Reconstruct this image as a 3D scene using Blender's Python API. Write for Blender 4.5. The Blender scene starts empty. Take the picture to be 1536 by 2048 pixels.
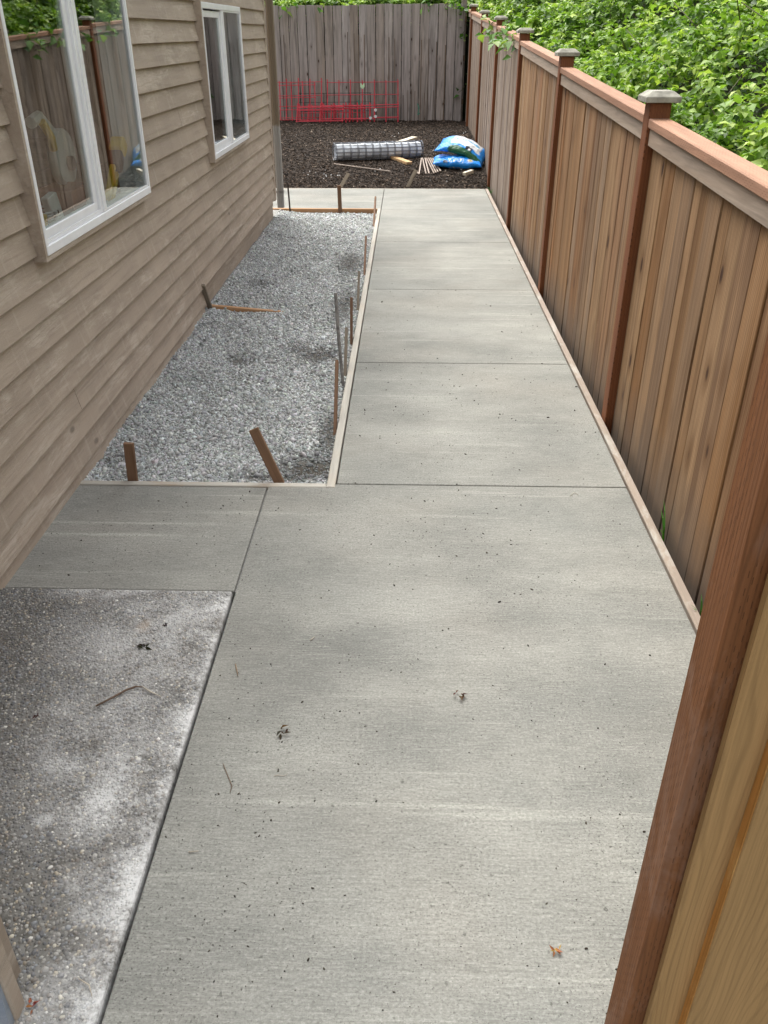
import bpy, bmesh, math, random
import numpy as np
from mathutils import Vector, Matrix

random.seed(7); rng = np.random.default_rng(7)
S = bpy.context.scene; COL = S.collection
R = math.radians

# ------------------------------------------------------------------ camera
F_PX, CAM_H = 1665.0, 1.70
PITCH = math.atan(960.0 / F_PX)
YAW = math.atan(52.0 / (F_PX / math.cos(PITCH)))
cd = bpy.data.cameras.new('camera'); cam = bpy.data.objects.new('camera', cd); COL.objects.link(cam)
cam.location = (0, 0, CAM_H); cam.rotation_euler = (math.pi / 2 - PITCH, 0, YAW)
cd.sensor_fit = 'HORIZONTAL'; cd.sensor_width = 36; cd.lens = F_PX / 1536 * 36
cd.clip_start = 0.02; cd.clip_end = 600
S.camera = cam
# ------------------------------------------------------------------ world, sun, exposure
SUN_EL, SUN_AZ = R(60), R(-30)          # azimuth measured from +Y towards +X
w = bpy.data.worlds.new('World'); S.world = w; w.use_nodes = True
nt = w.node_tree; nt.nodes.clear()
sky = nt.nodes.new('ShaderNodeTexSky'); sky.sky_type = 'NISHITA'; sky.sun_disc = False
sky.sun_elevation = SUN_EL; sky.sun_rotation = SUN_AZ; sky.dust_density = 4.0; sky.air_density = 1.0
hs = nt.nodes.new('ShaderNodeHueSaturation'); hs.inputs['Saturation'].default_value = 0.14
bg = nt.nodes.new('ShaderNodeBackground'); bg.inputs['Strength'].default_value = 0.15
wo = nt.nodes.new('ShaderNodeOutputWorld')
nt.links.new(sky.outputs[0], hs.inputs['Color']); nt.links.new(hs.outputs[0], bg.inputs[0]); nt.links.new(bg.outputs[0], wo.inputs[0])
sd = bpy.data.lights.new('sun', 'SUN'); sd.energy = 1.0; sd.angle = R(35); sd.color = (1, 0.975, 0.88)
sun = bpy.data.objects.new('sun', sd); COL.objects.link(sun)
sv = Vector((math.sin(SUN_AZ) * math.cos(SUN_EL), math.cos(SUN_AZ) * math.cos(SUN_EL), math.sin(SUN_EL)))
sun.rotation_euler = sv.to_track_quat('Z', 'Y').to_euler(); sun.location = (0, 5, 12)
S.view_settings.view_transform = 'Standard'; S.view_settings.look = 'None'
S.view_settings.exposure = 1.45; S.view_settings.gamma = 1
S.render.engine = 'CYCLES'

# ------------------------------------------------------------------ pixel helpers (photo 1536 x 2048)
_fw = np.array([-math.sin(YAW) * math.cos(PITCH), math.cos(YAW) * math.cos(PITCH), -math.sin(PITCH)])
_rt = np.array([math.cos(YAW), math.sin(YAW), 0]); _up = np.cross(_rt, _fw)
def ray(x, y): return _fw + _rt * (x - 768) / F_PX - _up * (y - 1024) / F_PX
def on_z(x, y, z=0.0):
    d = ray(x, y); t = (z - CAM_H) / d[2]; return Vector((d[0] * t, d[1] * t, z))
def on_x(x, y, X):
    d = ray(x, y); t = X / d[0]; return Vector((X, d[1] * t, CAM_H + d[2] * t))
def on_y(x, y, Y):
    d = ray(x, y); t = Y / d[1]; return Vector((d[0] * t, Y, CAM_H + d[2] * t))
def soil_z(Y): return np.interp(Y, [11.03, 11.5, 12.2, 13.5, 17.0], [-0.03, 0.045, 0.13, 0.23, 0.28])
def on_soil(x, y):
    d = ray(x, y)
    for t in np.linspace(5, 24, 4000):
        Y = d[1] * t
        if CAM_H + d[2] * t < soil_z(Y): break
    return Vector((d[0] * t, Y, float(soil_z(Y))))

# ------------------------------------------------------------------ material helpers
class M:
    def __init__(s, name, rough=0.8, spec=0.3):
        s.m = bpy.data.materials.new(name); s.m.use_nodes = True; s.t = s.m.node_tree
        s.b = s.t.nodes['Principled BSDF']; s.b.inputs['Roughness'].default_value = rough
        s.b.inputs['Specular IOR Level'].default_value = spec
        s.out = s.t.nodes['Material Output']; s._bump = None
    def n(s, typ, **kw):
        nd = s.t.nodes.new('ShaderNode' + typ)
        for k, v in kw.items(): setattr(nd, k, v)
        return nd
    def set(s, sock, v):
        if isinstance(v, bpy.types.NodeSocket): s.t.links.new(v, sock)
        elif isinstance(v, (tuple, list)) and sock.type == 'RGBA' and len(v) == 3: sock.default_value = (*v, 1)
        else: sock.default_value = v
    def coord(s, kind='Object'): return s.n('TexCoord').outputs[kind]
    def rand(s): return s.n('ObjectInfo').outputs['Random']
    def jit(s, vec, amt=37.0):          # every object gets its own piece of the pattern
        c = s.n('CombineXYZ'); r = s.rand()
        for i, k in enumerate((1.0, 0.63, 0.31)): s.set(c.inputs[i], s.math('MULTIPLY', r, amt * k))
        return s.vm('ADD', vec, c.outputs[0])
    def vm(s, op, a, b):
        nd = s.n('VectorMath', operation=op); s.set(nd.inputs[0], a); s.set(nd.inputs[1], b); return nd.outputs[0]
    def scale(s, vec, sc): return s.vm('MULTIPLY', vec, tuple(sc))
    def noise(s, vec, scale=5, detail=4, rough=0.55, dist=0.0):
        nd = s.n('TexNoise'); s.set(nd.inputs['Vector'], vec); nd.inputs['Scale'].default_value = scale
        nd.inputs['Detail'].default_value = detail; nd.inputs['Roughness'].default_value = rough; nd.inputs['Distortion'].default_value = dist
        return nd.outputs['Fac']
    def vor(s, vec, scale=5, out='Distance', feature='F1', rnd=1.0):
        nd = s.n('TexVoronoi', feature=feature); s.set(nd.inputs['Vector'], vec); nd.inputs['Scale'].default_value = scale
        nd.inputs['Randomness'].default_value = rnd; return nd.outputs[out]
    def math(s, op, a, b=0.0, clamp=False):
        nd = s.n('Math', operation=op, use_clamp=clamp); s.set(nd.inputs[0], a); s.set(nd.inputs[1], b); return nd.outputs[0]
    def map(s, v, a, b, c=0.0, d=1.0, smooth=False):
        nd = s.n('MapRange', interpolation_type='SMOOTHSTEP' if smooth else 'LINEAR'); s.set(nd.inputs[0], v)
        for i, q in enumerate((a, b, c, d)): nd.inputs[i + 1].default_value = q
        return nd.outputs[0]
    def ramp(s, v, stops, mode='LINEAR'):
        nd = s.n('ValToRGB'); cr = nd.color_ramp; cr.interpolation = mode
        while len(cr.elements) < len(stops): cr.elements.new(0.5)
        for e, (p, c) in zip(cr.elements, stops): e.position = p; e.color = (*c, 1)
        s.set(nd.inputs[0], v); return nd.outputs['Color']
    def mix(s, f, a, b, mode='MIX'):
        nd = s.n('Mix', data_type='RGBA', blend_type=mode); s.set(nd.inputs['Factor'], f); s.set(nd.inputs[6], a); s.set(nd.inputs[7], b)
        return nd.outputs[2]
    def sep(s, vec):
        nd = s.n('SeparateXYZ'); s.set(nd.inputs[0], vec); return nd.outputs
    def attr(s, name='Col'): return s.n('Attribute', attribute_name=name).outputs['Color']
    def color(s, c): s.set(s.b.inputs['Base Color'], c)
    def bump(s, h, strength=0.3, dist=0.01):
        nd = s.n('Bump'); nd.inputs['Strength'].default_value = strength; nd.inputs['Distance'].default_value = dist
        s.set(nd.inputs['Height'], h)
        if s._bump: s.t.links.new(s._bump, nd.inputs['Normal'])
        s._bump = nd.outputs[0]; s.t.links.new(s._bump, s.b.inputs['Normal'])
    def blob(s, vec, x, y, rx, ry):     # soft-edged patch with a place of its own, 1 in the middle
        v = s.vm('SUBTRACT', vec, (x, y, 0)); v = s.vm('MULTIPLY', v, (1 / rx, 1 / ry, 0))
        nd = s.n('VectorMath', operation='LENGTH'); s.set(nd.inputs[0], v)
        return s.map(nd.outputs['Value'], 1.0, 0.15, 0, 1, True)

def axis_scale(axis, along, across): 
    v = [across] * 3; v[axis] = along; return v

def wood(name, axis, tones, grain=0.28, knots=0.5, rough=0.75, dashes=False, fine=1.0, streak=0.5, splash=0.0, knotcol=(0.05, 0.022, 0.012), dirt=None, kscale=(4.6, 12.5), rings=None, thick=None):
    m = M(name, rough, 0.25); P = m.coord(); J = m.jit(P)
    base = m.ramp(m.rand(), [(i / max(1, len(tones) - 1), t) for i, t in enumerate(tones)])
    wob = m.noise(m.scale(J, axis_scale(axis, 2.2, 5)), 1, 2)
    Jw = m.vm('ADD', J, m.scale(m.n('CombineXYZ').outputs[0], (0, 0, 0)))
    g1 = m.noise(m.scale(Jw, axis_scale(axis, 2.0, 55 * fine)), 1, 5, 0.6, 0.6)
    g2 = m.noise(m.scale(Jw, axis_scale(axis, 6.0, 260 * fine)), 1, 3, 0.6)
    st = m.noise(m.scale(Jw, axis_scale(axis, 0.7, 11)), 1, 3, 0.5, 0.4)
    c = m.mix(m.map(g1, 0.35, 0.7, 0, grain), base, tuple(x * 0.35 for x in tones[0]))
    c = m.mix(m.map(st, 0.45, 0.75, 0, streak), c, tuple(min(1, x * 1.2 + 0.02) for x in tones[-1]))
    c = m.mix(m.map(st, 0.42, 0.2, 0, streak * 0.9), c, tuple(x * 0.45 for x in tones[0]))
    c = m.mix(m.map(g2, 0.45, 0.75, 0, 0.22), c, tuple(x * 0.4 for x in tones[0]))
    if rings:                            # growth rings: thin late-wood lines bent into long arches
        qj = m.sep(J); o_ = [i for i in range(3) if i != axis]
        ac_ = m.math('ADD', qj[o_[0]], qj[o_[1]])
        ph = m.math('ADD', m.math('MULTIPLY', ac_, rings[0]), m.math('MULTIPLY', m.noise(m.scale(J, axis_scale(axis, 1.1, 6)), 1, 2, 0.5), rings[1]))
        rg = m.map(m.math('SINE', ph), 0.35, 1.0, 0, rings[2]); c = m.mix(rg, c, tuple(x * 0.42 for x in tones[0]))
    if knots:
        ks_ = axis_scale(axis, *kscale)
        if thick is not None: ks_[thick] = 0.0
        kv = m.scale(J, ks_)
        d = m.vor(kv, 1.0); pick = m.sep(m.vor(kv, 1.0, 'Color'))[0]
        on = m.math('GREATER_THAN', pick, 1 - knots)
        k = m.math('MULTIPLY', m.map(d, 0.15, 0.07, 0, 1, True), on)
        halo = m.math('MULTIPLY', m.map(d, 0.42, 0.1, 0, 0.55, True), on)
        c = m.mix(halo, c, tuple(x * 0.55 for x in tones[0])); c = m.mix(k, c, knotcol)
    if dirt:
        dn = m.noise(m.scale(J, axis_scale(axis, 3.0, 9)), 1, 6, 0.7, 0.5); c = m.mix(m.map(dn, 0.5, 0.68, 0, dirt[1]), c, dirt[0])
    if splash:
        z = m.sep(m.n('NewGeometry').outputs['Position'])[2]
        sp = m.math('MULTIPLY', m.map(m.math('ADD', z, m.math('MULTIPLY', m.noise(P, 6, 3), 0.25)), 0.42, 0.08), splash)
        c = m.mix(sp, c, (0.10, 0.085, 0.072))
    h = m.math('ADD', g1, m.math('MULTIPLY', g2, 0.5))
    if dashes:
        q = m.sep(P); al = q[axis]; o = [i for i in range(3) if i != axis]
        ac = m.math('ADD', q[o[0]], q[o[1]])
        row = m.math('MULTIPLY', ac, 150.0); ri = m.math('FLOOR', row)
        u = m.math('FRACT', m.math('ADD', m.math('MULTIPLY', al, 38.0), m.math('MULTIPLY', ri, 0.37)))
        v = m.math('FRACT', row)
        dm = m.math('MULTIPLY', m.math('LESS_THAN', u, 0.42), m.math('LESS_THAN', m.math('ABSOLUTE', m.math('SUBTRACT', v, 0.5)), 0.10))
        dm = m.math('MULTIPLY', dm, m.map(m.noise(J, 22, 2), 0.42, 0.55))
        c = m.mix(m.math('MULTIPLY', dm, 0.65), c, tuple(x * 0.3 for x in tones[0])); h = m.math('SUBTRACT', h, m.math('MULTIPLY', dm, 1.2))
    m.color(c); m.bump(h, 0.35, 0.004)
    return m.m

def flat(name, col, rough=0.5, spec=0.4, metal=0.0, var=0.12, ns=9):
    m = M(name, rough, spec); n = m.noise(m.jit(m.coord()), ns, 5, 0.6)
    m.color(m.mix(m.map(n, 0.35, 0.7), tuple(x * (1 - var) for x in col), tuple(min(1, x * (1 + var)) for x in col)))
    m.b.inputs['Metallic'].default_value = metal
    m.bump(n, 0.05, 0.01); return m.m

def attr_mat(name, rough=0.85, spec=0.3, transl=0.0, noise=0.0, wash=None):
    m = M(name, rough, spec); c = m.attr()
    if noise: c = m.mix(m.map(m.noise(m.coord(), 130, 3), 0.3, 0.7, 0, noise), c, (0.03, 0.03, 0.028))
    if wash: c = wash(m, c)
    m.color(c)
    if transl:
        tr = m.n('BsdfTranslucent'); m.set(tr.inputs['Color'], m.mix(1.0, c, (1.0, 1.15, 0.45), 'MULTIPLY'))
        mx = m.n('MixShader'); mx.inputs[0].default_value = transl
        m.t.links.new(m.b.outputs[0], mx.inputs[1]); m.t.links.new(tr.outputs[0], mx.inputs[2]); m.t.links.new(mx.outputs[0], m.out.inputs[0])
    return m.m

# ------------------------------------------------------------------ mesh helpers
class MB:
    def __init__(s): s.v = []; s.f = []
    def add(s, vs, fs):
        o = len(s.v); s.v += [tuple(v) for v in vs]; s.f += [tuple(i + o for i in f) for f in fs]; return s
    def box(s, x0, x1, y0, y1, z0, z1, M_=None):
        vs = [Vector(p) for p in ((x0, y0, z0), (x1, y0, z0), (x1, y1, z0), (x0, y1, z0), (x0, y0, z1), (x1, y0, z1), (x1, y1, z1), (x0, y1, z1))]
        if M_ is not None: vs = [M_ @ v for v in vs]
        return s.add(vs, [(0, 3, 2, 1), (4, 5, 6, 7), (0, 1, 5, 4), (1, 2, 6, 5), (2, 3, 7, 6), (3, 0, 4, 7)])
    def tube(s, pts, r, n=6, caps=True):
        pts = [Vector(p) for p in pts]; rs = r if isinstance(r, (list, tuple)) else [r] * len(pts); rings = []
        for i, p in enumerate(pts):
            d = (pts[min(i + 1, len(pts) - 1)] - pts[max(i - 1, 0)]).normalized()
            a = d.orthogonal().normalized() if i == 0 else (a - d * a.dot(d)).normalized()
            b = d.cross(a); rings.append([p + (a * math.cos(2 * math.pi * k / n) + b * math.sin(2 * math.pi * k / n)) * rs[i] for k in range(n)])
        vs = [v for g in rings for v in g]; fs = []
        for i in range(len(pts) - 1):
            for k in range(n): fs.append((i * n + k, i * n + (k + 1) % n, (i + 1) * n + (k + 1) % n, (i + 1) * n + k))
        if caps: fs.append(tuple(range(n - 1, -1, -1))); fs.append(tuple((len(pts) - 1) * n + k for k in range(n)))
        return s.add(vs, fs)
    def lathe(s, prof, n=16, M_=None):   # prof: (radius, z)
        vs = [Vector((r * math.cos(2 * math.pi * k / n), r * math.sin(2 * math.pi * k / n), z)) for r, z in prof for k in range(n)]
        if M_ is not None: vs = [M_ @ v for v in vs]
        fs = [(i * n + k, i * n + (k + 1) % n, (i + 1) * n + (k + 1) % n, (i + 1) * n + k) for i in range(len(prof) - 1) for k in range(n)]
        fs.append(tuple(range(n - 1, -1, -1))); fs.append(tuple((len(prof) - 1) * n + k for k in range(n)))
        return s.add(vs, fs)
    def mesh(s, name='m', bevel=0.0, seg=1, smooth=False):
        me = bpy.data.meshes.new(name); me.from_pydata(s.v, [], s.f)
        if bevel:
            bm = bmesh.new(); bm.from_mesh(me)
            bmesh.ops.bevel(bm, geom=list(bm.edges), offset=bevel, segments=seg, affect='EDGES', profile=0.5, clamp_overlap=True)
            bm.to_mesh(me); bm.free()
        if smooth: me.polygons.foreach_set('use_smooth', [True] * len(me.polygons))
        me.update(); return me

def obj(name, me, mat, parent=None, loc=None, rot=None):
    if isinstance(me, MB): me = me.mesh(name)
    if mat is not None and not me.materials: me.materials.append(mat)
    o = bpy.data.objects.new(name, me); COL.objects.link(o)
    if parent is not None: o.parent = parent
    if loc is not None: o.location = loc
    if rot is not None: o.rotation_euler = rot
    return o
def tag(o, label, cat, group=None, kind=None):
    o['label'] = label; o['category'] = cat
    if group: o['group'] = group
    if kind: o['kind'] = kind
    return o
def thing(name, label, cat, loc=(0, 0, 0), rot=(0, 0, 0), group=None):
    o = bpy.data.objects.new(name, None); COL.objects.link(o); o.location = loc; o.rotation_euler = rot; o.empty_display_size = 0.1
    return tag(o, label, cat, group)
def struct(o): o['kind'] = 'structure'; return o

def np_mesh(name, V, Fq, cols=None, smooth=False):
    me = bpy.data.meshes.new(name); k = Fq.shape[1]
    me.vertices.add(len(V)); me.vertices.foreach_set('co', V.astype(np.float32).ravel())
    me.loops.add(Fq.size); me.loops.foreach_set('vertex_index', Fq.astype(np.int32).ravel())
    me.polygons.add(len(Fq)); me.polygons.foreach_set('loop_start', np.arange(0, Fq.size, k, dtype=np.int32))
    me.update(calc_edges=True)
    if cols is not None:
        a = me.color_attributes.new('Col', 'FLOAT_COLOR', 'POINT')
        a.data.foreach_set('color', np.hstack([cols, np.ones((len(cols), 1))]).astype(np.float32).ravel())
    if smooth: me.polygons.foreach_set('use_smooth', np.ones(len(Fq), dtype=bool))
    me.validate(); return me
def rot_mats(rx, ry, rz):
    cx, sx, cy, sy, cz, sz = np.cos(rx), np.sin(rx), np.cos(ry), np.sin(ry), np.cos(rz), np.sin(rz); n = len(rx)
    A = np.zeros((n, 3, 3))
    A[:, 0, 0] = cz * cy; A[:, 0, 1] = cz * sy * sx - sz * cx; A[:, 0, 2] = cz * sy * cx + sz * sx
    A[:, 1, 0] = sz * cy; A[:, 1, 1] = sz * sy * sx + cz * cx; A[:, 1, 2] = sz * sy * cx - cz * sx
    A[:, 2, 0] = -sy; A[:, 2, 1] = cy * sx; A[:, 2, 2] = cy * cx
    return A
def bulk(name, pv, pf, P, rot, sc, cols, jitter=0.0, smooth=False):
    n, k = len(P), len(pv)
    L = pv[None] * sc[:, None, :]
    if jitter: L = L * (1 + rng.uniform(-jitter, jitter, (n, k, 1)))
    V = np.einsum('nij,nkj->nki', rot, L) + P[:, None, :]
    Fa = (pf[None] + (np.arange(n) * k)[:, None, None]).reshape(-1, pf.shape[1])
    return np_mesh(name, V.reshape(-1, 3), Fa, np.repeat(cols, k, 0), smooth)
g_ = (1 + 5 ** 0.5) / 2
ICO_V = np.array([(-1, g_, 0), (1, g_, 0), (-1, -g_, 0), (1, -g_, 0), (0, -1, g_), (0, 1, g_), (0, -1, -g_), (0, 1, -g_), (g_, 0, -1), (g_, 0, 1), (-g_, 0, -1), (-g_, 0, 1)]) / math.sqrt(1 + g_ * g_)
ICO_F = np.array([(0, 11, 5), (0, 5, 1), (0, 1, 7), (0, 7, 10), (0, 10, 11), (1, 5, 9), (5, 11, 4), (11, 10, 2), (10, 7, 6), (7, 1, 8), (3, 9, 4), (3, 4, 2), (3, 2, 6), (3, 6, 8), (3, 8, 9), (4, 9, 5), (2, 4, 11), (6, 2, 10), (8, 6, 7), (9, 8, 1)])
CUB_V = np.array([(x, y, z) for z in (-1, 1) for y in (-1, 1) for x in (-1, 1)], float)
CUB_F = np.array([(0, 2, 3), (0, 3, 1), (4, 5, 7), (4, 7, 6), (0, 1, 5), (0, 5, 4), (2, 6, 7), (2, 7, 3), (0, 4, 6), (0, 6, 2), (1, 3, 7), (1, 7, 5)])
LEAF_V = np.array([(0, 0, 0), (-.34, .42, .10), (.34, .42, .10), (0, .5, -.05), (0, 1.0, -.18)])
LEAF_F = np.array([(0, 3, 1), (0, 2, 3), (1, 3, 4), (3, 2, 4)])
_a = [2 * math.pi * k / 5 for k in range(5)]
DOME_V = np.array([(0, 0, 1.0)] + [(.66 * math.cos(a), .66 * math.sin(a), .72) for a in _a] + [(math.cos(a + .6), math.sin(a + .6), -.1) for a in _a])
DOME_F = np.array([(0, 1 + k, 1 + (k + 1) % 5) for k in range(5)] + [(1 + k, 6 + k, 1 + (k + 1) % 5) for k in range(5)] + [(1 + (k + 1) % 5, 6 + k, 6 + (k + 1) % 5) for k in range(5)])
# ------------------------------------------------------------------ materials
def concrete_mat():
    m = M('broomed_concrete', 0.88, 0.25); P = m.coord()
    big = m.noise(m.scale(P, (0.75, 1.1, 1)), 1, 3, 0.5, 0.4)
    mid = m.noise(m.scale(P, (1.7, 3.2, 1)), 1.3, 4, 0.55)
    c = m.ramp(m.math('ADD', m.math('MULTIPLY', big, 0.6), m.math('MULTIPLY', mid, 0.4)),
               [(0.35, (0.20, 0.202, 0.187)), (0.45, (0.262, 0.262, 0.240)), (0.55, (0.328, 0.325, 0.295)), (0.66, (0.43, 0.425, 0.385))])
    tint = m.noise(P, 1.3, 2); c = m.mix(m.map(tint, 0.5, 0.7, 0, 0.35), c, (0.335, 0.305, 0.262)); c = m.mix(m.map(tint, 0.45, 0.3, 0, 0.35), c, (0.245, 0.258, 0.245))
    st = m.noise(m.scale(P, (0.5, 17, 1)), 1, 5, 0.7, 0.1); on = m.map(m.noise(P, 0.9, 2), 0.42, 0.62)
    c = m.mix(m.math('MULTIPLY', m.map(st, 0.56, 0.66, 0, 0.8), on), c, (0.52, 0.515, 0.46))
    ds = m.noise(m.scale(P, (0.5, 9, 3)), 1, 4, 0.6); c = m.mix(m.map(ds, 0.58, 0.76, 0, 0.3), c, (0.17, 0.17, 0.152))
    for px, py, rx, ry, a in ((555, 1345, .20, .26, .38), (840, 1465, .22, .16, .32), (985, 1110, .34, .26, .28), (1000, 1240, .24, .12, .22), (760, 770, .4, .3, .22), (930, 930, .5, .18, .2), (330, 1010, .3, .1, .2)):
        q_ = on_z(px, py); dn_ = m.map(mid, 0.35, 0.6, 1.15, 0.6); c = m.mix(m.math('MULTIPLY', m.math('MULTIPLY', m.blob(P, q_.x, q_.y, rx * 1.5, ry * 1.5), a), dn_, True), c, (0.135, 0.138, 0.13))   # darker patches at fixed spots
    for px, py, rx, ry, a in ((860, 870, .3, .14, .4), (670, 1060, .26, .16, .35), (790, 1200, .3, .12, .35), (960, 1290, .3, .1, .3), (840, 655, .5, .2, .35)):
        q_ = on_z(px, py); c = m.mix(m.math('MULTIPLY', m.blob(P, q_.x, q_.y, rx * 1.4, ry * 1.4), a), c, (0.47, 0.465, 0.425))   # paler patches at fixed spots
    br = m.noise(m.scale(P, (14, 165, 1)), 1, 5, 0.85)
    c = m.mix(m.map(br, 0.5, 0.70, 0, 0.6), c, (0.135, 0.135, 0.12)); c = m.mix(m.map(br, 0.48, 0.33, 0, 0.45), c, (0.50, 0.495, 0.445))
    sp = m.noise(m.scale(P, (1, 1.25, 1)), 190, 2, 0.6); dens = m.map(m.noise(P, 2.3, 3), 0.35, 0.65, 0.3, 1.0)
    c = m.mix(m.math('MULTIPLY', m.map(sp, 0.59, 0.66, 0, 0.85), dens), c, (0.06, 0.058, 0.05))
    sp2 = m.noise(P, 85, 2, 0.5); c = m.mix(m.math('MULTIPLY', m.map(sp2, 0.66, 0.70, 0, 0.9), dens), c, (0.05, 0.048, 0.042))
    sp3 = m.noise(m.scale(P, (.8, 1, 1)), 150, 4, 0.8); c = m.mix(m.map(sp3, 0.34, 0.6, 0.55, 0.0), c, (0.13, 0.13, 0.115)); c = m.mix(m.map(sp3, 0.55, 0.75, 0, .4), c, (0.52, 0.515, 0.47))
    tone = m.map(m.rand(), 0, 1, 0.94, 1.04); v = m.n('HueSaturation'); m.set(v.inputs['Color'], c); m.set(v.inputs['Value'], tone)
    m.color(v.outputs[0]); m.bump(br, 0.5, 0.003); m.bump(sp, 0.25, 0.002); m.bump(mid, 0.08, 0.02)
    return m.m
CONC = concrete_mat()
SLAB_X, SLAB_Y = -0.592, 2.366
def wash(m, c):
    P = m.coord(); q = m.sep(P); n1 = m.noise(P, 7, 5, 0.65); n2 = m.noise(P, 70, 5, 0.8)
    ex = m.map(m.math('ADD', q[0], m.math('MULTIPLY', n1, 0.22)), SLAB_X - 0.05, SLAB_X + 0.11)
    ey = m.math('MULTIPLY', m.map(m.math('ADD', q[1], m.math('MULTIPLY', n1, 0.12)), SLAB_Y - 0.03, SLAB_Y + 0.06), m.map(q[0], -1.3, -1.0))
    w_ = m.math('MAXIMUM', ex, ey)
    for x, y, rx, ry, a in ((215, 1610, .2, .17, 1.0), (130, 1530, .11, .06, .9), (250, 1540, .16, .12, .9), (330, 1270, .5, .55, .7), (230, 1480, .4, .5, .55), (170, 1770, .12, .1, .6), (90, 1640, .05, .04, .8), (130, 1420, .12, .06, .45)):
        p = on_z(x, y, 0.012); w_ = m.math('MAXIMUM', w_, m.math('MULTIPLY', m.blob(P, p.x, p.y, rx, ry), a))
    w_ = m.math('MULTIPLY', w_, m.map(m.math('ADD', m.math('MULTIPLY', n1, 0.5), m.math('MULTIPLY', n2, 0.6)), 0.45, 0.63, 0.05, 1.0))
    brn = m.noise(P, 3.1, 4, 0.6)
    c = m.mix(m.map(brn, 0.5, 0.68, 0, 0.4), c, (0.11, 0.088, 0.065), 'MIX')
    p = on_z(288, 1252, 0.012); c = m.mix(m.math('MULTIPLY', m.blob(P, p.x, p.y, .034, .05), 0.6), c, (0.33, 0.23, 0.14))
    return m.mix(m.math('MULTIPLY', w_, 0.85), c, (0.68, 0.68, 0.67))
def slab_mat():
    m = M('aggregate_slab', 0.85, 0.3); P = m.coord(); n = m.noise(P, 30, 5, 0.7)
    c = m.mix(m.map(n, 0.3, 0.7), (0.085, 0.08, 0.07), (0.23, 0.225, 0.21)); m.color(wash(m, c)); m.bump(n, 0.5, 0.004); return m.m
SLAB = slab_mat(); PEB = attr_mat('aggregate_pebbles', 0.55, 0.45, wash=wash)

BR = (0.405, 0.330, 0.262)
def siding_mat(name='brown_painted_siding', base=BR, worn=(0.54, 0.465, 0.385)):
    m = M(name, 0.72, 0.3); P = m.coord(); J = m.jit(P, 11)
    g = m.noise(m.scale(J, (30, 5, 60)), 1, 6, 0.75, 1.2); g2 = m.noise(m.scale(J, (20, 1.2, 24)), 1, 4, 0.6, 1.5)
    big = m.noise(J, 1.6, 3); worn_n = m.noise(m.scale(J, (3, 1.6, 7)), 1, 6, 0.68, 0.5)
    c = m.mix(m.map(big, 0.35, 0.68), tuple(x * 0.88 for x in base), tuple(x * 1.1 for x in base))
    c = m.mix(m.map(g2, 0.52, 0.7, 0, 0.5), c, tuple(x * 0.68 for x in base))
    c = m.mix(m.math('MULTIPLY', m.map(worn_n, 0.52, 0.64), m.map(g, 0.4, 0.58, 0.1, 1.0)), c, worn)
    c = m.mix(m.map(g, 0.56, 0.72, 0, 0.35), c, tuple(x * 0.6 for x in base))
    vs = m.noise(m.scale(J, (10, 28, 4)), 1, 3, 0.6); c = m.mix(m.map(vs, 0.56, 0.72, 0, 0.35), c, worn)
    kv = m.scale(J, (6, 3.0, 6.5)); d = m.vor(kv, 1.0); pk = m.math('GREATER_THAN', m.sep(m.vor(kv, 1.0, 'Color'))[0], 0.72)
    k = m.math('MULTIPLY', m.map(d, 0.1, 0.05), pk); c = m.mix(m.math('MULTIPLY', k, 0.6), c, tuple(x * 0.3 for x in base))
    m.color(c); m.bump(g, 0.55, 0.005); m.bump(g2, 0.4, 0.008); return m.m
SID = siding_mat(); SIDG = siding_mat('blue_grey_painted_siding', (0.30, 0.34, 0.40), (0.4, 0.43, 0.47))
VINYL = flat('white_vinyl', (0.85, 0.86, 0.88), 0.35, 0.5, var=0.05)
def glass_mat():
    m = M('window_glass'); g = m.n('BsdfGlossy'); g.inputs['Roughness'].default_value = 0.0; g.inputs['Color'].default_value = (1, 1, 1, 1)
    t = m.n('BsdfTransparent'); t.inputs['Color'].default_value = (0.82, 0.86, 0.85, 1)
    fr = m.n('Fresnel'); m.set(fr.inputs['IOR'], m.map(m.n('NewGeometry').outputs['Backfacing'], 0, 1, 1.5, 1 / 1.5))
    mx = m.n('MixShader'); f = m.math('MULTIPLY', fr.outputs[0], 1.25, True); m.set(mx.inputs[0], f)
    m.t.links.new(t.outputs[0], mx.inputs[1]); m.t.links.new(g.outputs[0], mx.inputs[2]); m.t.links.new(mx.outputs[0], m.out.inputs[0]); return m.m
GLASS = glass_mat()
FB = wood('cedar_fence_board', 2, [(0.22, 0.100, 0.036), (0.35, 0.190, 0.080), (0.26, 0.145, 0.066), (0.42, 0.265, 0.140), (0.245, 0.160, 0.10), (0.35, 0.145, 0.042), (0.37, 0.27, 0.185), (0.18, 0.080, 0.03), (0.32, 0.19, 0.095)], knots=0.42, streak=0.8, splash=0.85, grain=0.6, fine=.8, kscale=(3.4, 8.0), rings=(520, 42, .5), thick=0)
FBF = wood('greyed_cedar_fence_board', 2, [(0.20, 0.138, 0.095), (0.30, 0.228, 0.172), (0.235, 0.182, 0.148), (0.345, 0.275, 0.222)], knots=0.4, streak=0.7, splash=0.4, grain=0.6, fine=.6, rings=(420, 30, .4), thick=0)
GB = wood('weathered_grey_board', 2, [(0.285, 0.245, 0.22), (0.39, 0.345, 0.315), (0.33, 0.27, 0.22), (0.48, 0.435, 0.41), (0.32, 0.28, 0.26)], knots=0.4, streak=0.75, grain=0.7, fine=.5, thick=1)
GBT = wood('brown_batten', 2, [(0.12, 0.085, 0.06), (0.17, 0.12, 0.08)], knots=0)
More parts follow.
